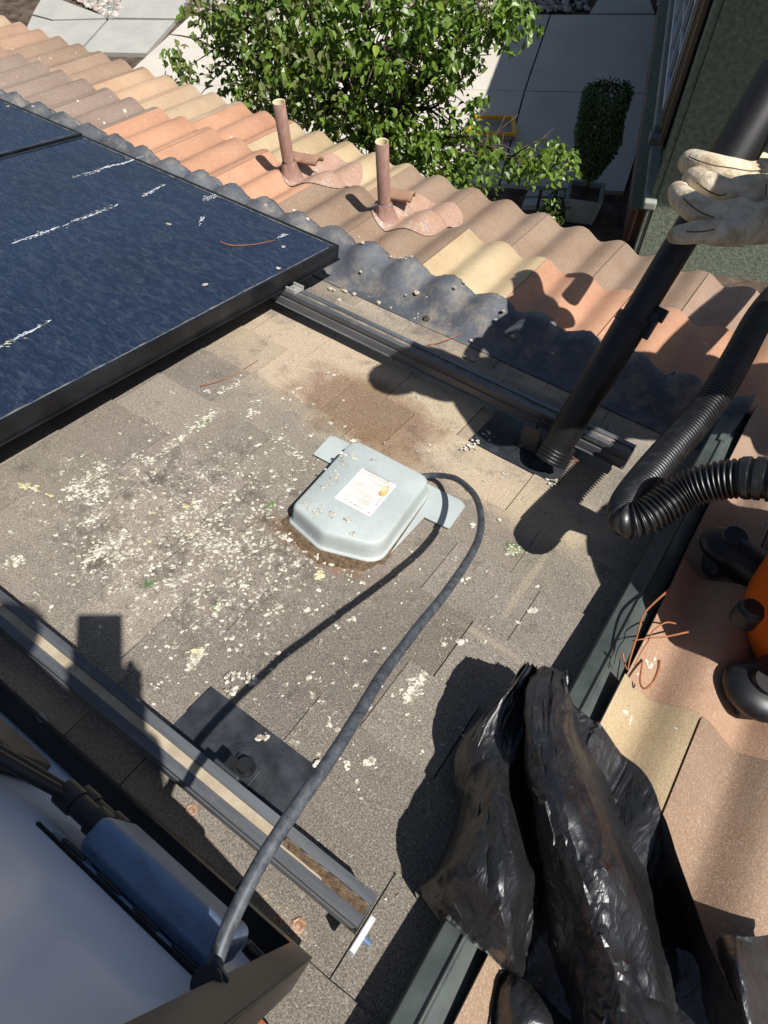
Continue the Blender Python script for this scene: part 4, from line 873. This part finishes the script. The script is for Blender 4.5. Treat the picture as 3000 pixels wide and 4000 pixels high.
# ------------------------------------------------------------ black plastic bag
def film(o, ratio):
    d = o.modifiers.new('d', 'DECIMATE'); d.ratio = ratio; bpy.context.view_layer.update()
    me = bpy.data.meshes.new_from_object(o.evaluated_get(bpy.context.evaluated_depsgraph_get())); o.modifiers.clear(); o.data = me
    me.polygons.foreach_set('use_smooth', [True]*len(me.polygons)); me.set_sharp_from_angle(angle=rad(26)); return o
rowsB = [  # each row: (x, y, w) from the left edge to the right edge
 [(2035, 2605, .13), (2060, 2603, .145), (2085, 2612, .135), (2092, 2620, .12), (2100, 2612, .15), (2150, 2618, .165), (2195, 2628, .155), (2202, 2636, .14), (2203, 2645, .12)],
 [(1955, 2720, .09), (2000, 2690, .15), (2062, 2690, .135), (2072, 2705, .10), (2052, 2700, .17), (2130, 2700, .19), (2198, 2700, .17), (2212, 2720, .13), (2222, 2735, .09)],
 [(1800, 2895, .06), (1880, 2870, .12), (2030, 2880, .12), (2060, 2890, .08), (2050, 2880, .18), (2130, 2880, .20), (2212, 2850, .165), (2265, 2860, .06), (2315, 2870, .06)],
 [(1775, 3035, .045), (1860, 3040, .10), (1960, 3040, .15), (2055, 3030, .07), (2055, 3020, .165), (2150, 3020, .205), (2265, 3010, .17), (2340, 3000, .05), (2480, 2995, .07)],
 [(1790, 3160, .04), (1850, 3180, .12), (1960, 3170, .16), (2090, 3160, .06), (2080, 3150, .17), (2190, 3150, .21), (2330, 3140, .16), (2430, 3150, .04), (2590, 3180, .10)],
 [(1700, 3400, .03), (1800, 3330, .13), (1980, 3320, .17), (2095, 3320, .05), (2110, 3320, .15), (2240, 3310, .20), (2395, 3300, .16), (2500, 3320, .04), (2645, 3340, .13)],
 [(1640, 3470, .05), (1790, 3440, .14), (1980, 3470, .175), (2100, 3460, .08), (2140, 3460, .13), (2290, 3460, .195), (2465, 3460, .155), (2580, 3490, .05), (2710, 3520, .15)],
 [(1720, 3600, .06), (1850, 3580, .12), (1990, 3610, .155), (2080, 3600, .04), (2190, 3600, .12), (2340, 3610, .19), (2530, 3620, .14), (2640, 3660, .06), (2770, 3690, .17)],
 [(1830, 3720, .05), (1920, 3730, .09), (2010, 3770, .11), (2075, 3720, .03), (2225, 3740, .12), (2380, 3760, .18), (2570, 3790, .13), (2680, 3800, .06), (2850, 3860, .18)],
 [(1960, 3840, .03), (2000, 3850, .04), (2060, 3860, .03), (2130, 3870, .02), (2255, 3880, .13), (2420, 3900, .18), (2600, 3930, .12), (2670, 3950, .06), (2930, 4010, .18)],
 [(2050, 3990, .02), (2100, 3995, .02), (2160, 4000, .02), (2200, 4010, .02), (2280, 4050, .14), (2450, 4080, .19), (2640, 4100, .12), (2730, 4110, .06), (3020, 4180, .18)],
 [(2150, 4200, .02), (2180, 4200, .02), (2210, 4210, .02), (2250, 4220, .02), (2330, 4260, .14), (2480, 4280, .19), (2680, 4300, .12), (2790, 4310, .06), (3120, 4380, .16)]]
GB = [[RP(*q) for q in r] for r in rowsB]
rowsS = [cr(r, 14) for r in GB]; colsN = len(rowsS[0]); sheet = [cr([r[j] for r in rowsS], 12) for j in range(colsN)]
NR = len(sheet[0])
mb = MB()
def bagp(a, b):
    i = int(round(a*(colsN-1))); j = int(round(b*(NR-1))); p = sheet[i][j].copy()
    along = abs(vnoise(i*.16, j*.03, 1))*.024+abs(vnoise(i*.42+j*.05, j*.06, 2))*.010+(abs(vnoise(i*.2+j*.15, j*.2-i*.1, 3))*.013+abs(vnoise(i*.5-j*.3, j*.4+i*.2, 7))*.006)*min(.8, max(.06, .28+1.8*vnoise(i*.07, j*.06, 12)+(.3 if j > 95 else 0)))
    edge = min(1, min(i, colsN-1-i)/6.); p[2] = max(p[2]+along*edge, .012+.0*i); p[0] += vnoise(i*.4, j*.5, 6)*.004*edge
    lim = tile_w(p[0], p[1])+.006 if p[0] > .085 else (.09 if p[0] > .03 else .009)
    p[2] = max(p[2], lim); return tuple(p)
mb.grid(bagp, colsN-1, NR-1)
bag = thing('plastic_bag', 'large crumpled black plastic bag sprawled over the flashing and tiles at lower right', 'bag', (.02, .3, .01))
film(build('bag_film', mb, M_BAG, bag, smooth=True), .13)
def lobe(name, rows, seed):
    mb = MB(); G_ = [cr([RP(*q) for q in r], 10) for r in rows]; n1 = len(G_[0]); S_ = [cr([r[j] for r in G_], 10) for j in range(n1)]; n2 = len(S_[0])
    def f(a, b):
        i = int(round(a*(n1-1))); j = int(round(b*(n2-1))); p = S_[i][j].copy(); p[2] += vnoise(i*.15, j*.12, seed)*.014+vnoise(i*.5, j*.2, seed+1)*.002+abs(vnoise(i*.2+j*.3, j*.25, seed+2))*.004
        lim = tile_w(p[0], p[1])+.007 if p[0] > .085 else (.092 if p[0] > .03 else .010)
        p[2] = max(p[2], lim); return tuple(p)
    mb.grid(f, n1-1, n2-1); film(build(name, mb, M_BAG, bag, smooth=True), .3)
lobe('bag_fold', [[(1935, 3810, .05), (1990, 3800, .08), (2050, 3830, .085), (2110, 3880, .07)], [(1915, 3890, .05), (2000, 3880, .10), (2100, 3910, .10), (2190, 3950, .07)], [(1895, 4000, .04), (2010, 4000, .11), (2130, 4010, .11), (2330, 4040, .07)], [(1880, 4150, .04), (2020, 4150, .10), (2150, 4150, .10), (2420, 4150, .06)]], 21)
lobe('bag_fold', [[(2790, 3680, .10), (2830, 3655, .16), (2930, 3660, .17), (3060, 3640, .12)], [(2810, 3760, .14), (2870, 3740, .2), (2960, 3760, .15), (3100, 3750, .12)], [(2850, 3900, .15), (2900, 3880, .2), (2990, 3890, .16), (3150, 3880, .1)], [(2880, 4060, .14), (2950, 4050, .18), (3050, 4050, .15), (3200, 4050, .1)]], 31)

# ------------------------------------------------------------ people
def person_parts(root, J, head_c, face_dir, mat_body=M_SKIN):
    """J: dict of joints in roof coordinates; one continuous body, clothes over it"""
    body = MB(); f = np.asarray(face_dir, float); f /= np.linalg.norm(f)
    h = np.asarray(head_c, float); nk = np.asarray(J['neck'], float)
    body.ball(h, (.078, .092, .105), 18); body.tube([h-np.array([0, 0, .07]), nk], [.055, .062], 14)
    sd_ = np.cross(f, (0, 0, 1.)); sd_ /= np.linalg.norm(sd_); up = np.cross(sd_, f)
    body.ball(h+f*.09-up*.01, (.014, .014, .02), 8); body.ball(h+f*.07-up*.055, (.03, .03, .02), 8)
    for s_ in (-1, 1): body.ball(h+sd_*s_*.08, (.012, .018, .028), 8)
    P = lambda k: np.asarray(J[k], float)
    chest = P('chest'); pel = P('pelvis')
    body.tube([nk-(nk-chest)*.15, chest, (chest+pel)/2, pel], [.09, .135, .12, .135], 20, round_=True)
    for s_ in ('l', 'r'):
        body.tube([chest*.5+P(s_+'sh')*.5, P(s_+'sh'), P(s_+'el'), P(s_+'wr')], [.075, .056, .042, .029], 14, round_=True)
        body.tube([pel, P(s_+'hip'), P(s_+'kn'), P(s_+'an')], [.10, .085, .058, .042], 16, round_=True)
        hd = P(s_+'wr')-P(s_+'el'); hd /= np.linalg.norm(hd); w0 = P(s_+'wr')
        if s_ in J.get('hands', 'lr'):
            pv = np.cross(hd, f); pv /= np.linalg.norm(pv)+1e-9; cu = np.cross(pv, hd)
            body.tube([w0, w0+hd*.05, w0+hd*.08], [.03, .036, .034], 12, round_=True)
            for i in range(4):
                b0 = w0+hd*.09+pv*(-.027+.018*i); L = (.065, .075, .07, .055)[i]; body.tube([b0-hd*.01, b0+hd*L*.5+cu*.01, b0+hd*L*.8+cu*.035], [.0095, .009, .008], 8, round_=True)
            b0 = w0+hd*.04-pv*.03; body.tube([b0, b0-pv*.02+hd*.03+cu*.015, b0-pv*.02+hd*.055+cu*.03], [.012, .011, .0095], 8, round_=True)
        fd = np.asarray(J['foot_dir'], float); an = P(s_+'an'); body.tube([an, an+fd*.10-np.array([0, 0, .03]), an+fd*.18-np.array([0, 0, .045])], [.045, .042, .03], 12, round_=True)
    voxel(build('body', body, mat_body, root), .009, 6)
    sh = MB(); sh.tube([nk-(nk-chest)*.2, chest, (chest+pel)/2, pel*.95+chest*.05], [.102, .150, .138, .145], 20, round_=True)
    for s_ in ('l', 'r'): w_ = P(s_+'wr'); e_ = P(s_+'el'); sh.tube([chest*.5+P(s_+'sh')*.5, P(s_+'sh'), e_, e_*.12+w_*.88], [.088, .070, .056, .044], 14, round_=True)
    voxel(build('shirt', sh, M_SHIRT, root), .01, 5)
    tr_ = MB()
    for s_ in ('l', 'r'): tr_.tube([pel, P(s_+'hip'), P(s_+'kn'), P(s_+'an')], [.125, .105, .076, .062], 16, round_=True)
    voxel(build('trousers', tr_, M_JEANS, root), .011, 5)
    for s_ in ('l', 'r'): bt = MB(); an = P(s_+'an'); bt.tube([an+np.array([0, 0, .03]), an-np.array([0, 0, .02]), an+fd*.10-np.array([0, 0, .035]), an+fd*.2-np.array([0, 0, .045])], [.055, .058, .052, .038], 12, round_=True); voxel(build('boot', bt, M_HAT, root), .01, 4)
    cap_ = MB(); cap_.ball(h+up*.03-f*.008, (.092, .104, .088), 18); cap_.ball(h+f*.11+up*.045, (.07, .075, .010), 14); build('cap', cap_, M_HAT, root, smooth=True)
    hr = MB(); hr.ball(h-f*.02-up*.005, (.084, .094, .095), 16); build('hair', hr, M_HAIR, root, smooth=True)
# worker at right, bending over and holding the wand with a gloved hand
wrist = RP(3060, 800, .575)
JW = dict(neck=(.16, 1.05, 1.02), chest=(.27, 1.16, .95), pelvis=(.55, 1.46, .80), rsh=(.13, 1.22, .98), rel=(.13, 1.36, .74), rwr=tuple(wrist), lsh=(.31, 1.00, .96), lel=(.17, .94, .87), lwr=(.06, 1.0, .85),
          lhip=(.62, 1.38, .74), rhip=(.56, 1.56, .74), lkn=(.66, 1.30, .45), rkn=(.58, 1.52, .44), lan=(.74, 1.42, .18), ran=(.68, 1.70, .18), foot_dir=(-.6, -.8, 0), hands='l')
wk = thing('person', 'worker in a pale leather glove and cap bending from the right to hold the wand', 'person', (.62, 1.8, .1))
person_parts(wk, JW, (.10, .97, 1.08), (-.6, -.55, -.45))
GW = lambda x, y, w_: RP(x, y, w_)
g = MB()
# palm and cuff
g.tube([GW(3200, 850, .60), wrist, GW(2985, 790, .580), GW(2890, 780, .588)], [.050, .044, .047, .040], 18, round_=True)
g.ball(GW(2935, 775, .583), (.052, .062, .036), 16)
for ya, yb in ((700, 686), (780, 780), (868, 882)): g.tube([GW(3010, ya, .580), GW(2880, yb, .586)], [.036, .031], 14, round_=True)
g.tube([GW(2960, 690, .585), GW(2880, 690, .590)], [.028, .026], 14, round_=True); g.tube([GW(2980, 870, .58), GW(2850, 890, .578)], [.030, .024], 14, round_=True)
fingers = [([(2930, 680, .590), (2840, 668, .598), (2760, 648, .596), (2700, 632, .585), (2690, 640, .565)], [.024, .0215, .021, .0205, .018]),
           ([(2900, 760, .594), (2830, 752, .600), (2760, 725, .600), (2712, 700, .590), (2705, 705, .570)], [.022, .021, .0205, .019, .017]),
           ([(2890, 830, .590), (2800, 842, .598), (2725, 818, .600), (2664, 775, .590), (2645, 745, .578)], [.022, .0205, .020, .0185, .015]),
           ([(2900, 905, .580), (2820, 912, .588), (2750, 905, .588), (2690, 912, .580), (2640, 918, .572)], [.022, .018, .0165, .0155, .013])]
for pts, rr2 in fingers: g.tube(cr([GW(*p) for p in pts], 4), np.interp(np.linspace(0, 1, 17), np.linspace(0, 1, 5), np.array(rr2)*1.1).tolist(), 14, round_=True)
th = [GW(2960, 650, .57), GW(2900, 640, .53), GW(2820, 650, .495), GW(2760, 690, .48)]
g.tube(cr(th, 4), [.027, .026, .025, .024, .0235, .023, .022, .0215, .021, .0205, .02, .019, .0175], 14, round_=True)
o = build('leather_glove', g, M_GLOVE, wk); voxel(o, .0026, 5, .55)
for pts, dx in (([(2692, 612, .607), (2730, 628, .615), (2790, 646, .6175), (2850, 655, .618), (2930, 668, .614), (2990, 664, .622)], 0), ([(2722, 712, .618), (2760, 742, .6195), (2810, 763, .6195), (2838, 757, .618)], 0), ([(2655, 742, .595), (2675, 780, .609), (2730, 825, .6185), (2790, 850, .617)], 0), ([(2680, 905, .596), (2740, 905, .604), (2790, 896, .606)], 0), ([(2992, 655, .616), (2996, 700, .620), (2990, 760, .622)], 0)):
    sm = MB(); sm.tube(cr([GW(*p) for p in pts], 6), .0011, 6); build('glove_seam', sm, M_SEAM, wk, smooth=True)
# photographer behind the lens
JP = dict(neck=(.20, -.42, 1.25), chest=(.22, -.52, 1.05), pelvis=(.20, -.60, .60), rsh=(.36, -.44, 1.14), rel=(.16, -.16, .76), rwr=(.07, -.085, .84), lsh=(.03, -.46, 1.17), lel=(-.10, -.34, .95), lwr=(-.14, -.19, 1.02),
          lhip=(.11, -.60, .58), rhip=(.30, -.60, .58), lkn=(.06, -.34, .32), rkn=(.36, -.30, .30), lan=(.08, -.66, .15), ran=(.34, -.66, .15), foot_dir=(0, 1, 0), hands='')
pp = thing('person', 'crouching photographer in a cap holding up a phone above the roof', 'person', (.2, -.6, .1))
person_parts(pp, JP, (.16, -.36, 1.40), (-.2, .7, -.6))
Rx, Ry, Rz = R@np.array([1, 0, 0]), R@np.array([0, 1, 0]), R@np.array([0, 0, 1]); C0 = np.array([0, 0, 1.])
def PC(x, y, z): return C0+Rx*x+Ry*y+Rz*z
hm = MB()
hm.tube([JP['rel'], JP['rwr'], PC(.0, -.165, .035)], [.056, .054, .050], 14, round_=True); hm.tube([PC(-.02, -.165, .04), PC(-.01, -.11, .038)], [.045, .036], 14, round_=True)
for i in range(4): hm.tube([PC(.05, -.14+.02*i, .03), PC(.0, -.135+.02*i, .027), PC(-.045, -.13+.02*i, .024), PC(-.060, -.128+.02*i, .010)], [.011, .0095, .009, .008], 8, round_=True)
hm.tube([PC(.045, -.13, .03), PC(.036, -.10, .018), PC(.03, -.07, .003)], [.013, .011, .009], 8, round_=True)
hm.tube([JP['lwr'], tuple(PQ(.08, .99, .0)+np.array([0, -.03, .05]))], [.03, .036], 12, round_=True)
for i in range(4): b0 = PQ(.05+.02*i, LB, 0); hm.tube([b0+np.array([0, -.035, .05]), b0+np.array([0, -.01, .025]), b0+pn*.012-pb*.02], [.011, .0095, .0085], 8, round_=True)
b0 = PQ(.10, LB, -TH); hm.tube([b0+np.array([0, -.03, .04]), b0-pn*.014-pb*.02], [.012, .010], 8, round_=True)
voxel(build('hands', hm, M_SKIN, pp), .004, 4)
ph_ = thing('phone', 'dark phone held upright in the hand of the photographer', 'phone', PC(-.015, -.066, .016))
mb = MB(); o0 = PC(-.055, -.148, .010); mb.obox(o0, Rx*.077, Ry*.163, Rz*.009); build('phone_body', mb, M_PHONE, ph_, bevel=.0035)
mb = MB(); mb.tube([PC(0, 0, .0072), PC(0, 0, .0098)], .007, 20); build('phone_lens', mb, M_BLKPL, ph_)

# ------------------------------------------------------------ droppings, pebbles, twigs
dr = MB()
def surf(u, v):
    if u > .09 or v > 1.70: return tile_w(u, v)+.0008
    if u > .03: return .085
    if v > 1.50:
        q = apron(min(1, max(0, (u+3.7)/3.78)), min(1, max(0, (v-1.485)/.17))); return q[2]+.002
    return sh_top(v)+.0014
def splat(u, v, r, k=0, ang=0., el_=1., z=None):
    n_ = 9; cu, su = math.cos(ang), math.sin(ang); vs_ = []
    zz = surf(u, v) if z is None else z
    for i in range(n_):
        a = 2*math.pi*i/n_; q = r*(.55+.75*rng.rand()); x, y = q*math.cos(a)*el_, q*math.sin(a); uu, vv = u+x*cu-y*su, v+x*su+y*cu
        vs_.append((uu, vv, (surf(uu, vv) if z is None else zz)+.0002))
    vs_.append((u, v, zz+.0006+.12*min(r, .006))); dr.add(vs_, [(i, (i+1) % n_, n_) for i in range(n_)], k=k)
def in_ok(u, v):
    if u < -1.06 and v > .0 and v < 1.5: return False
    if -.61 < u < -.37 and .67 < v < .94: return False
    return True
def cloud(cx, cy, sx, sy, n_, r0=.0012, r1=.006, yel=.025, w_=0):
    for _ in range(n_):
        p = RP(cx+rng.randn()*sx, cy+rng.randn()*sy, w_)
        if not in_ok(p[0], p[1]) or p[0] > .02 or p[1] < .23 or p[1] > 1.2: continue
        r = r0+(r1-r0)*rng.rand()**2.6; kk = 1 if rng.rand() < yel else 0
        for _k in range(1+int(rng.rand()*2.6*(r > .0022))):
            splat(p[0]+rng.randn()*r*1.1, p[1]+rng.randn()*r*1.1, r*(.5+.5*rng.rand()), kk, .9+rng.randn()*.5, 1+.6*rng.rand())
def streak(x0, y0, x1, y1, wpx, n_, k=0, r=.0036):
    for _ in range(int(n_*1.7)):
        t_ = rng.rand(); x = x0+(x1-x0)*t_+rng.randn()*wpx*.5; y = y0+(y1-y0)*t_+rng.randn()*wpx*.5; p = RP(x, y, .003)
        if in_ok(p[0], p[1]): splat(p[0], p[1], r*(.2+.8*rng.rand()**2), k if rng.rand() < .8 else 0, .9, 1.7)
cloud(850, 2050, 310, 240, 900, r0=.0008, r1=.005); cloud(600, 1950, 240, 170, 350, r0=.0008, r1=.005); cloud(1000, 2150, 190, 140, 420, r1=.006); cloud(900, 2450, 350, 250, 330, r0=.0008, r1=.0055); cloud(1400, 2600, 260, 300, 110, r1=.005); cloud(1500, 1850, 350, 130, 110, r1=.006); cloud(1200, 1500, 300, 150, 70); cloud(1900, 2200, 160, 300, 40); cloud(1500, 2500, 500, 500, 160, r0=.0008, r1=.0022, yel=0); cloud(300, 2100, 200, 150, 80)
for a in ((542, 1832, 723, 1706, 16, 90, 0), (741, 1688, 845, 1612, 18, 80, 0), (271, 1935, 400, 1832, 34, 170, 0), (330, 1960, 420, 1890, 30, 90, 0), (343, 2194, 497, 2085, 22, 120, 0), (434, 2185, 524, 2140, 22, 70, 0), (9, 2221, 90, 2176, 20, 70, 0), (858, 1535, 935, 1495, 14, 50, 0),
          (85, 1905, 150, 1905, 16, 40, 1), (1235, 2262, 1260, 2235, 16, 26, 1), (830, 2400, 870, 2350, 22, 50, 0), (830, 2380, 860, 2360, 14, 14, 2), (735, 2615, 795, 2540, 18, 70, 0), (760, 2560, 790, 2540, 12, 16, 1), (1590, 2735, 1650, 2640, 22, 110, 0), (640, 2075, 800, 1950, 26, 80, 0), (750, 2080, 950, 2180, 36, 120, 0), (970, 1625, 1010, 1580, 16, 40, 0),
          (1985, 2140, 2025, 2150, 18, 40, 2), (1985, 2160, 2030, 2140, 20, 26, 0), (560, 2290, 620, 2282, 12, 30, 2), (1040, 1985, 1070, 1975, 12, 26, 2), (775, 1665, 810, 1650, 14, 30, 2), (1050, 1690, 1180, 1800, 30, 60, 0), (330, 2060, 380, 2010, 16, 40, 0), (1430, 2770, 1440, 2740, 10, 20, 0), (2065, 2395, 2085, 2388, 10, 26, 0), (1730, 2523, 1738, 2520, 8, 12, 0), (1790, 2510, 1800, 2515, 9, 16, 0), (2095, 2640, 2098, 2650, 6, 8, 0), (1425, 2985, 1450, 2975, 12, 24, 0)):
    streak(*a)
# tiles, apron, plates, box, panels
for _ in range(150):
    u = -3.4+3.9*rng.rand(); v = 1.6+.62*rng.rand(); r = .0015+.005*rng.rand()**3; splat(u, v, r, 0, rng.rand()*3, 1+rng.rand())
for _ in range(60):
    u = .1+.3*rng.rand(); v = .1+1.2*rng.rand(); splat(u, v, .001+.0035*rng.rand()**3, 0)
for x, y, r in ((2460, 2770, .006), (2840, 2925, .007), (2835, 3040, .008), (2485, 2790, .004), (2570, 2560, .007), (2590, 2530, .006), (2660, 3330, .004), (2480, 2660, .007), (1640, 1150, .007), (1880, 1065, .004), (985, 545, .005), (775, 545, .006), (640, 335, .007), (1575, 1010, .009), (2280, 945, .006), (2160, 855, .005), (2205, 875, .005), (2620, 1440, .007), (2655, 1420, .006)):
    for _ in range(9):
        p = RP(x+rng.randn()*9, y+rng.randn()*9, .09 if y < 2600 else .09); splat(p[0], p[1], r*(.2+.45*rng.rand()), 0)
for x, y in ((900, 2640), (985, 2660), (960, 2640), (1020, 2880), (905, 2700), (1240, 2985), (1850, 1745), (1905, 1700), (2160, 1880), (1830, 1745)):
    for _ in range(14): p = RP(x+rng.randn()*14, y+rng.randn()*10, .012); splat(p[0], p[1], .0035*rng.rand()+.001, 0, z=.0112)
for x, y, n2, s2, kk in ((1345, 1795, 26, 16, 0), (1385, 1780, 10, 14, 1), (1300, 1850, 14, 18, 0), (1270, 1900, 16, 22, 0), (1320, 1870, 8, 10, 1), (1235, 2000, 14, 16, 0), (1300, 2015, 10, 10, 1), (1360, 2035, 10, 8, 0), (1385, 2085, 8, 7, 0), (1190, 1960, 8, 10, 0), (1500, 1790, 3, 20, 0)):
    for _ in range(n2):
        p = RP(x+rng.randn()*s2, y+rng.randn()*s2*.7, .0565); splat(p[0], p[1], .0006+.0025*rng.rand()**1.5, 0 if rng.rand() < .6 else kk, .8, 1.5, z=.0577)
for x0, y0, x1, y1, n2 in ((290, 690, 560, 612, 120), (270, 872, 460, 800, 150), (45, 950, 270, 872, 60), (555, 765, 645, 720, 60), (790, 780, 860, 755, 50), (0, 1355, 200, 1250, 130), (775, 870, 800, 845, 20), (1080, 930, 1120, 915, 20)):
    for st2 in range(5):
        ta = 0.0 if st2 == 0 else rng.rand()*.6; tb2 = 1.0 if st2 == 0 else ta+.15+.25*rng.rand(); N2 = 60; L3 = []; off = rng.randn()*2.5*(st2 > 0)
        for i in range(N2+1):
            t_ = ta+(tb2-ta)*i/N2; wv = 3*vnoise(i*.13, st2, n2)+off; wd2 = max(0., (vnoise(i*.35, st2+5, n2)+.28))*.0042*(.35+min(1, 3*(1-t_)*t_+.2))*(1.0 if st2 == 0 else .6)
            x, y = x0+(x1-x0)*t_, y0+(y1-y0)*t_+wv*2; p = RP(x, y, .1285); q = RP(x0+(x1-x0)*(t_+.01), y0+(y1-y0)*(t_+.01)+wv*2, .1285); d3 = q-p; d3 /= np.linalg.norm(d3)+1e-9; nn = np.array([-d3[1], d3[0], 0])
            L3 += [p*[1, 1, 0]+nn*wd2+[0, 0, .1283], p*[1, 1, 0]-nn*wd2+[0, 0, .1283]]
        dr.add(L3, [(2*i, 2*i+1, 2*i+3, 2*i+2) for i in range(N2)], k=3)
    for _ in range(n2//5):
        t_ = rng.rand(); p = RP(x0+(x1-x0)*t_+rng.randn()*3, y0+(y1-y0)*t_+rng.randn()*5, .1285); splat(p[0], p[1], .0005+.0018*rng.rand()**2, 0, .75, 3.2, z=.1282)
for x, y in ((1107, 963), (1088, 1046), (802, 1112), (30, 415), (130, 415), (660, 875), (1040, 800)): p = RP(x, y, .1285); splat(p[0], p[1], .007, 0, z=.1284)
M_SMEAR = m_simple('smeared_dropping', '#8d98a6', '#d2d4d3', 90, .8)
tag(build('bird_droppings', dr, [M_DROP, M_DROPY, M_DROPG, M_SMEAR]), 'dried white and yellow bird droppings spattered over the roof', 'droppings', kind='stuff')
places = [(1350, 1135, 'near the panel corner'), (1338, 1130, ''), (1305, 1130, ''), (1405, 1105, ''), (1325, 1168, ''), (1384, 1147, ''), (1290, 1125, ''), (1407, 1055, ''), (1515, 1090, ''), (1478, 1182, ''), (1527, 1200, ''), (1580, 1185, ''), (1757, 1225, ''), (1790, 1210, ''), (1840, 1335, ''), (1920, 1315, ''), (1940, 1305, ''), (1990, 1360, ''), (1660, 1210, ''), (1620, 1190, ''), (1600, 1060, ''), (1820, 1390, ''), (1845, 1400, ''), (2145, 1425, '')]
desc = ['white chalky pebble', 'pale broken pebble', 'grey gritty pebble', 'cream pebble']
for i, (x, y, _) in enumerate(places):
    p = RP(x, y, .01); z0 = surf(p[0], p[1]); r = .0035+.0045*rng.rand(); mb = MB(); mb.ball((p[0], p[1], z0+r*.55), (r, r*(.7+.4*rng.rand()), r*.75), 8)
    mb.v = [tuple(q[k]+(rng.rand()-.5)*r*.45 for k in range(3)) for q in mb.v]
    tag(build('pebble', mb, M_ROCK, base=(p[0], p[1], z0)), 'pale pebble or clod resting below the first tile course', 'pebble', 'pebbles scattered between rail and tiles')
p = RP(1665, 1250, .01); mb = MB(); mb.ball((p[0], p[1], .014), (.011, .009, .008), 10); mb.v = [tuple(q[k]+(rng.rand()-.5)*.005 for k in range(3)) for q in mb.v]
tag(build('bark_lump', mb, M_BARK, base=(p[0], p[1], .006)), 'reddish brown lump of bark on the shingles beside the lead apron', 'bark lump')
def twig(pts, r, label, lift=0, m_=M_TWIG):
    P_ = [np.array(p) if len(p) == 3 and abs(p[0]) < 5 else RP(*p) for p in pts]; mb = MB(); c_ = cr(P_, 6); mb.tube(c_, np.linspace(r, r*.45, len(c_)).tolist(), 7); 
    tag(build('twig', mb, m_, base=c_[0], smooth=True), label, 'twig')
twig([(2615, 2302, .125), (2555, 2355, .125), (2512, 2405, .12), (2487, 2490, .12), (2462, 2570, .115), (2452, 2617, .11)], .0022, 'long orange brown twig leaning along the border flashing')
twig([(2646, 2437, .10), (2600, 2432, .115), (2550, 2465, .125), (2535, 2500, .12), (2508, 2542, .12), (2478, 2600, .11)], .0016, 'thin hooked brown twig on the brown tile')
twig([(2690, 2468, .11), (2600, 2487, .118), (2540, 2492, .118), (2470, 2503, .115)], .0018, 'short straight brown twig crossing the hooked twig')
twig([(2575, 2582, .10), (2570, 2620, .112), (2550, 2665, .115), (2518, 2690, .108), (2500, 2660, .105), (2510, 2580, .11)], .0026, 'stout curved brown twig above the yellow tile')
twig([(2432, 2550, .11), (2440, 2590, .105), (2450, 2617, .10)], .0016, 'tiny brown twig against the flashing')
twig([(857, 943, .131), (905, 958, .132), (990, 955, .131), (1075, 938, .130)], .0016, 'thin dry stem lying on the blue solar panel')
twig([(782, 1508, .007), (850, 1490, .0085), (920, 1460, .008), (1010, 1405, .007)], .0012, 'thin dark stem on the shingles beside the panel')
twig([(1672, 1348, .01), (1740, 1330, .012), (1800, 1300, .014), (1840, 1255, .02), (1905, 1262, .02)], .0014, 'curved dry stem on the shaded shingles')
twig([(1880, 1280, .015), (1960, 1265, .02), (2060, 1245, .04), (2140, 1232, .06)], .0012, 'long dry stem pointing to the orange tile')
twig([(1815, 1190, .012), (1812, 1225, .014), (1850, 1270, .014), (1880, 1275, .012)], .0011, 'short bent dry stem beside the lead apron')
twig([(1950, 1310, .012), (2000, 1345, .012), (2045, 1385, .01)], .0012, 'dark straight stem in the shadow of the glove')
twig([(2068, 1140, .095), (2085, 1165, .098), (2085, 1200, .098), (2070, 1232, .095)], .001, 'hair thin curved stem on the orange tile')
twig([(1455, 960, .09), (1490, 942, .10), (1510, 905, .10)], .0012, 'pale stem at the foot of the right vent pipe')
twig([(2176, 1715, .03), (2215, 1762, .012), (2260, 1805, .009)], .0022, 'copper brown stick leaning by the mouth of the wand')
twig([(2160, 1778, .012), (2205, 1795, .012), (2262, 1806, .010)], .0016, 'short brown stick lying by the mouth of the wand')
twig([(2112, 1620, .07), (2122, 1640, .07), (2130, 1655, .068)], .003, 'pale stub of wood on the rail behind the wand')
M_NAIL = m_simple('rust', '#7a4f35', '#b09880', 90, .9)
for i, (x, y, r, lb_) in enumerate(((1165, 3612, .010, 'rusty nail head ringed with cracked sealant'), (1080, 3600, .007, 'rusty nail head half hidden by the panel edge'), (745, 3163, .009, 'flaking brown sealant patch below the lower rail'))):
    p = RP(x, y, .006); mb = MB(); vs_ = []; n_ = 14
    for q_, z in ((1.0, 0), (.75, .0025), (.4, .001), (.3, .003), (.01, .003)):
        for j in range(n_): a = 2*math.pi*j/n_; k_ = q_*r*(1+.3*(rng.rand()-.5)); vs_.append((p[0]+k_*math.cos(a), p[1]+k_*math.sin(a), sh_top(p[1])+.0005+z))
    mb.add(vs_, [(a_*n_+j, a_*n_+(j+1) % n_, (a_+1)*n_+(j+1) % n_, (a_+1)*n_+j) for a_ in range(4) for j in range(n_)]); tag(build('nail_head', mb, M_NAIL, base=(p[0], p[1], .005)), lb_, 'nail')
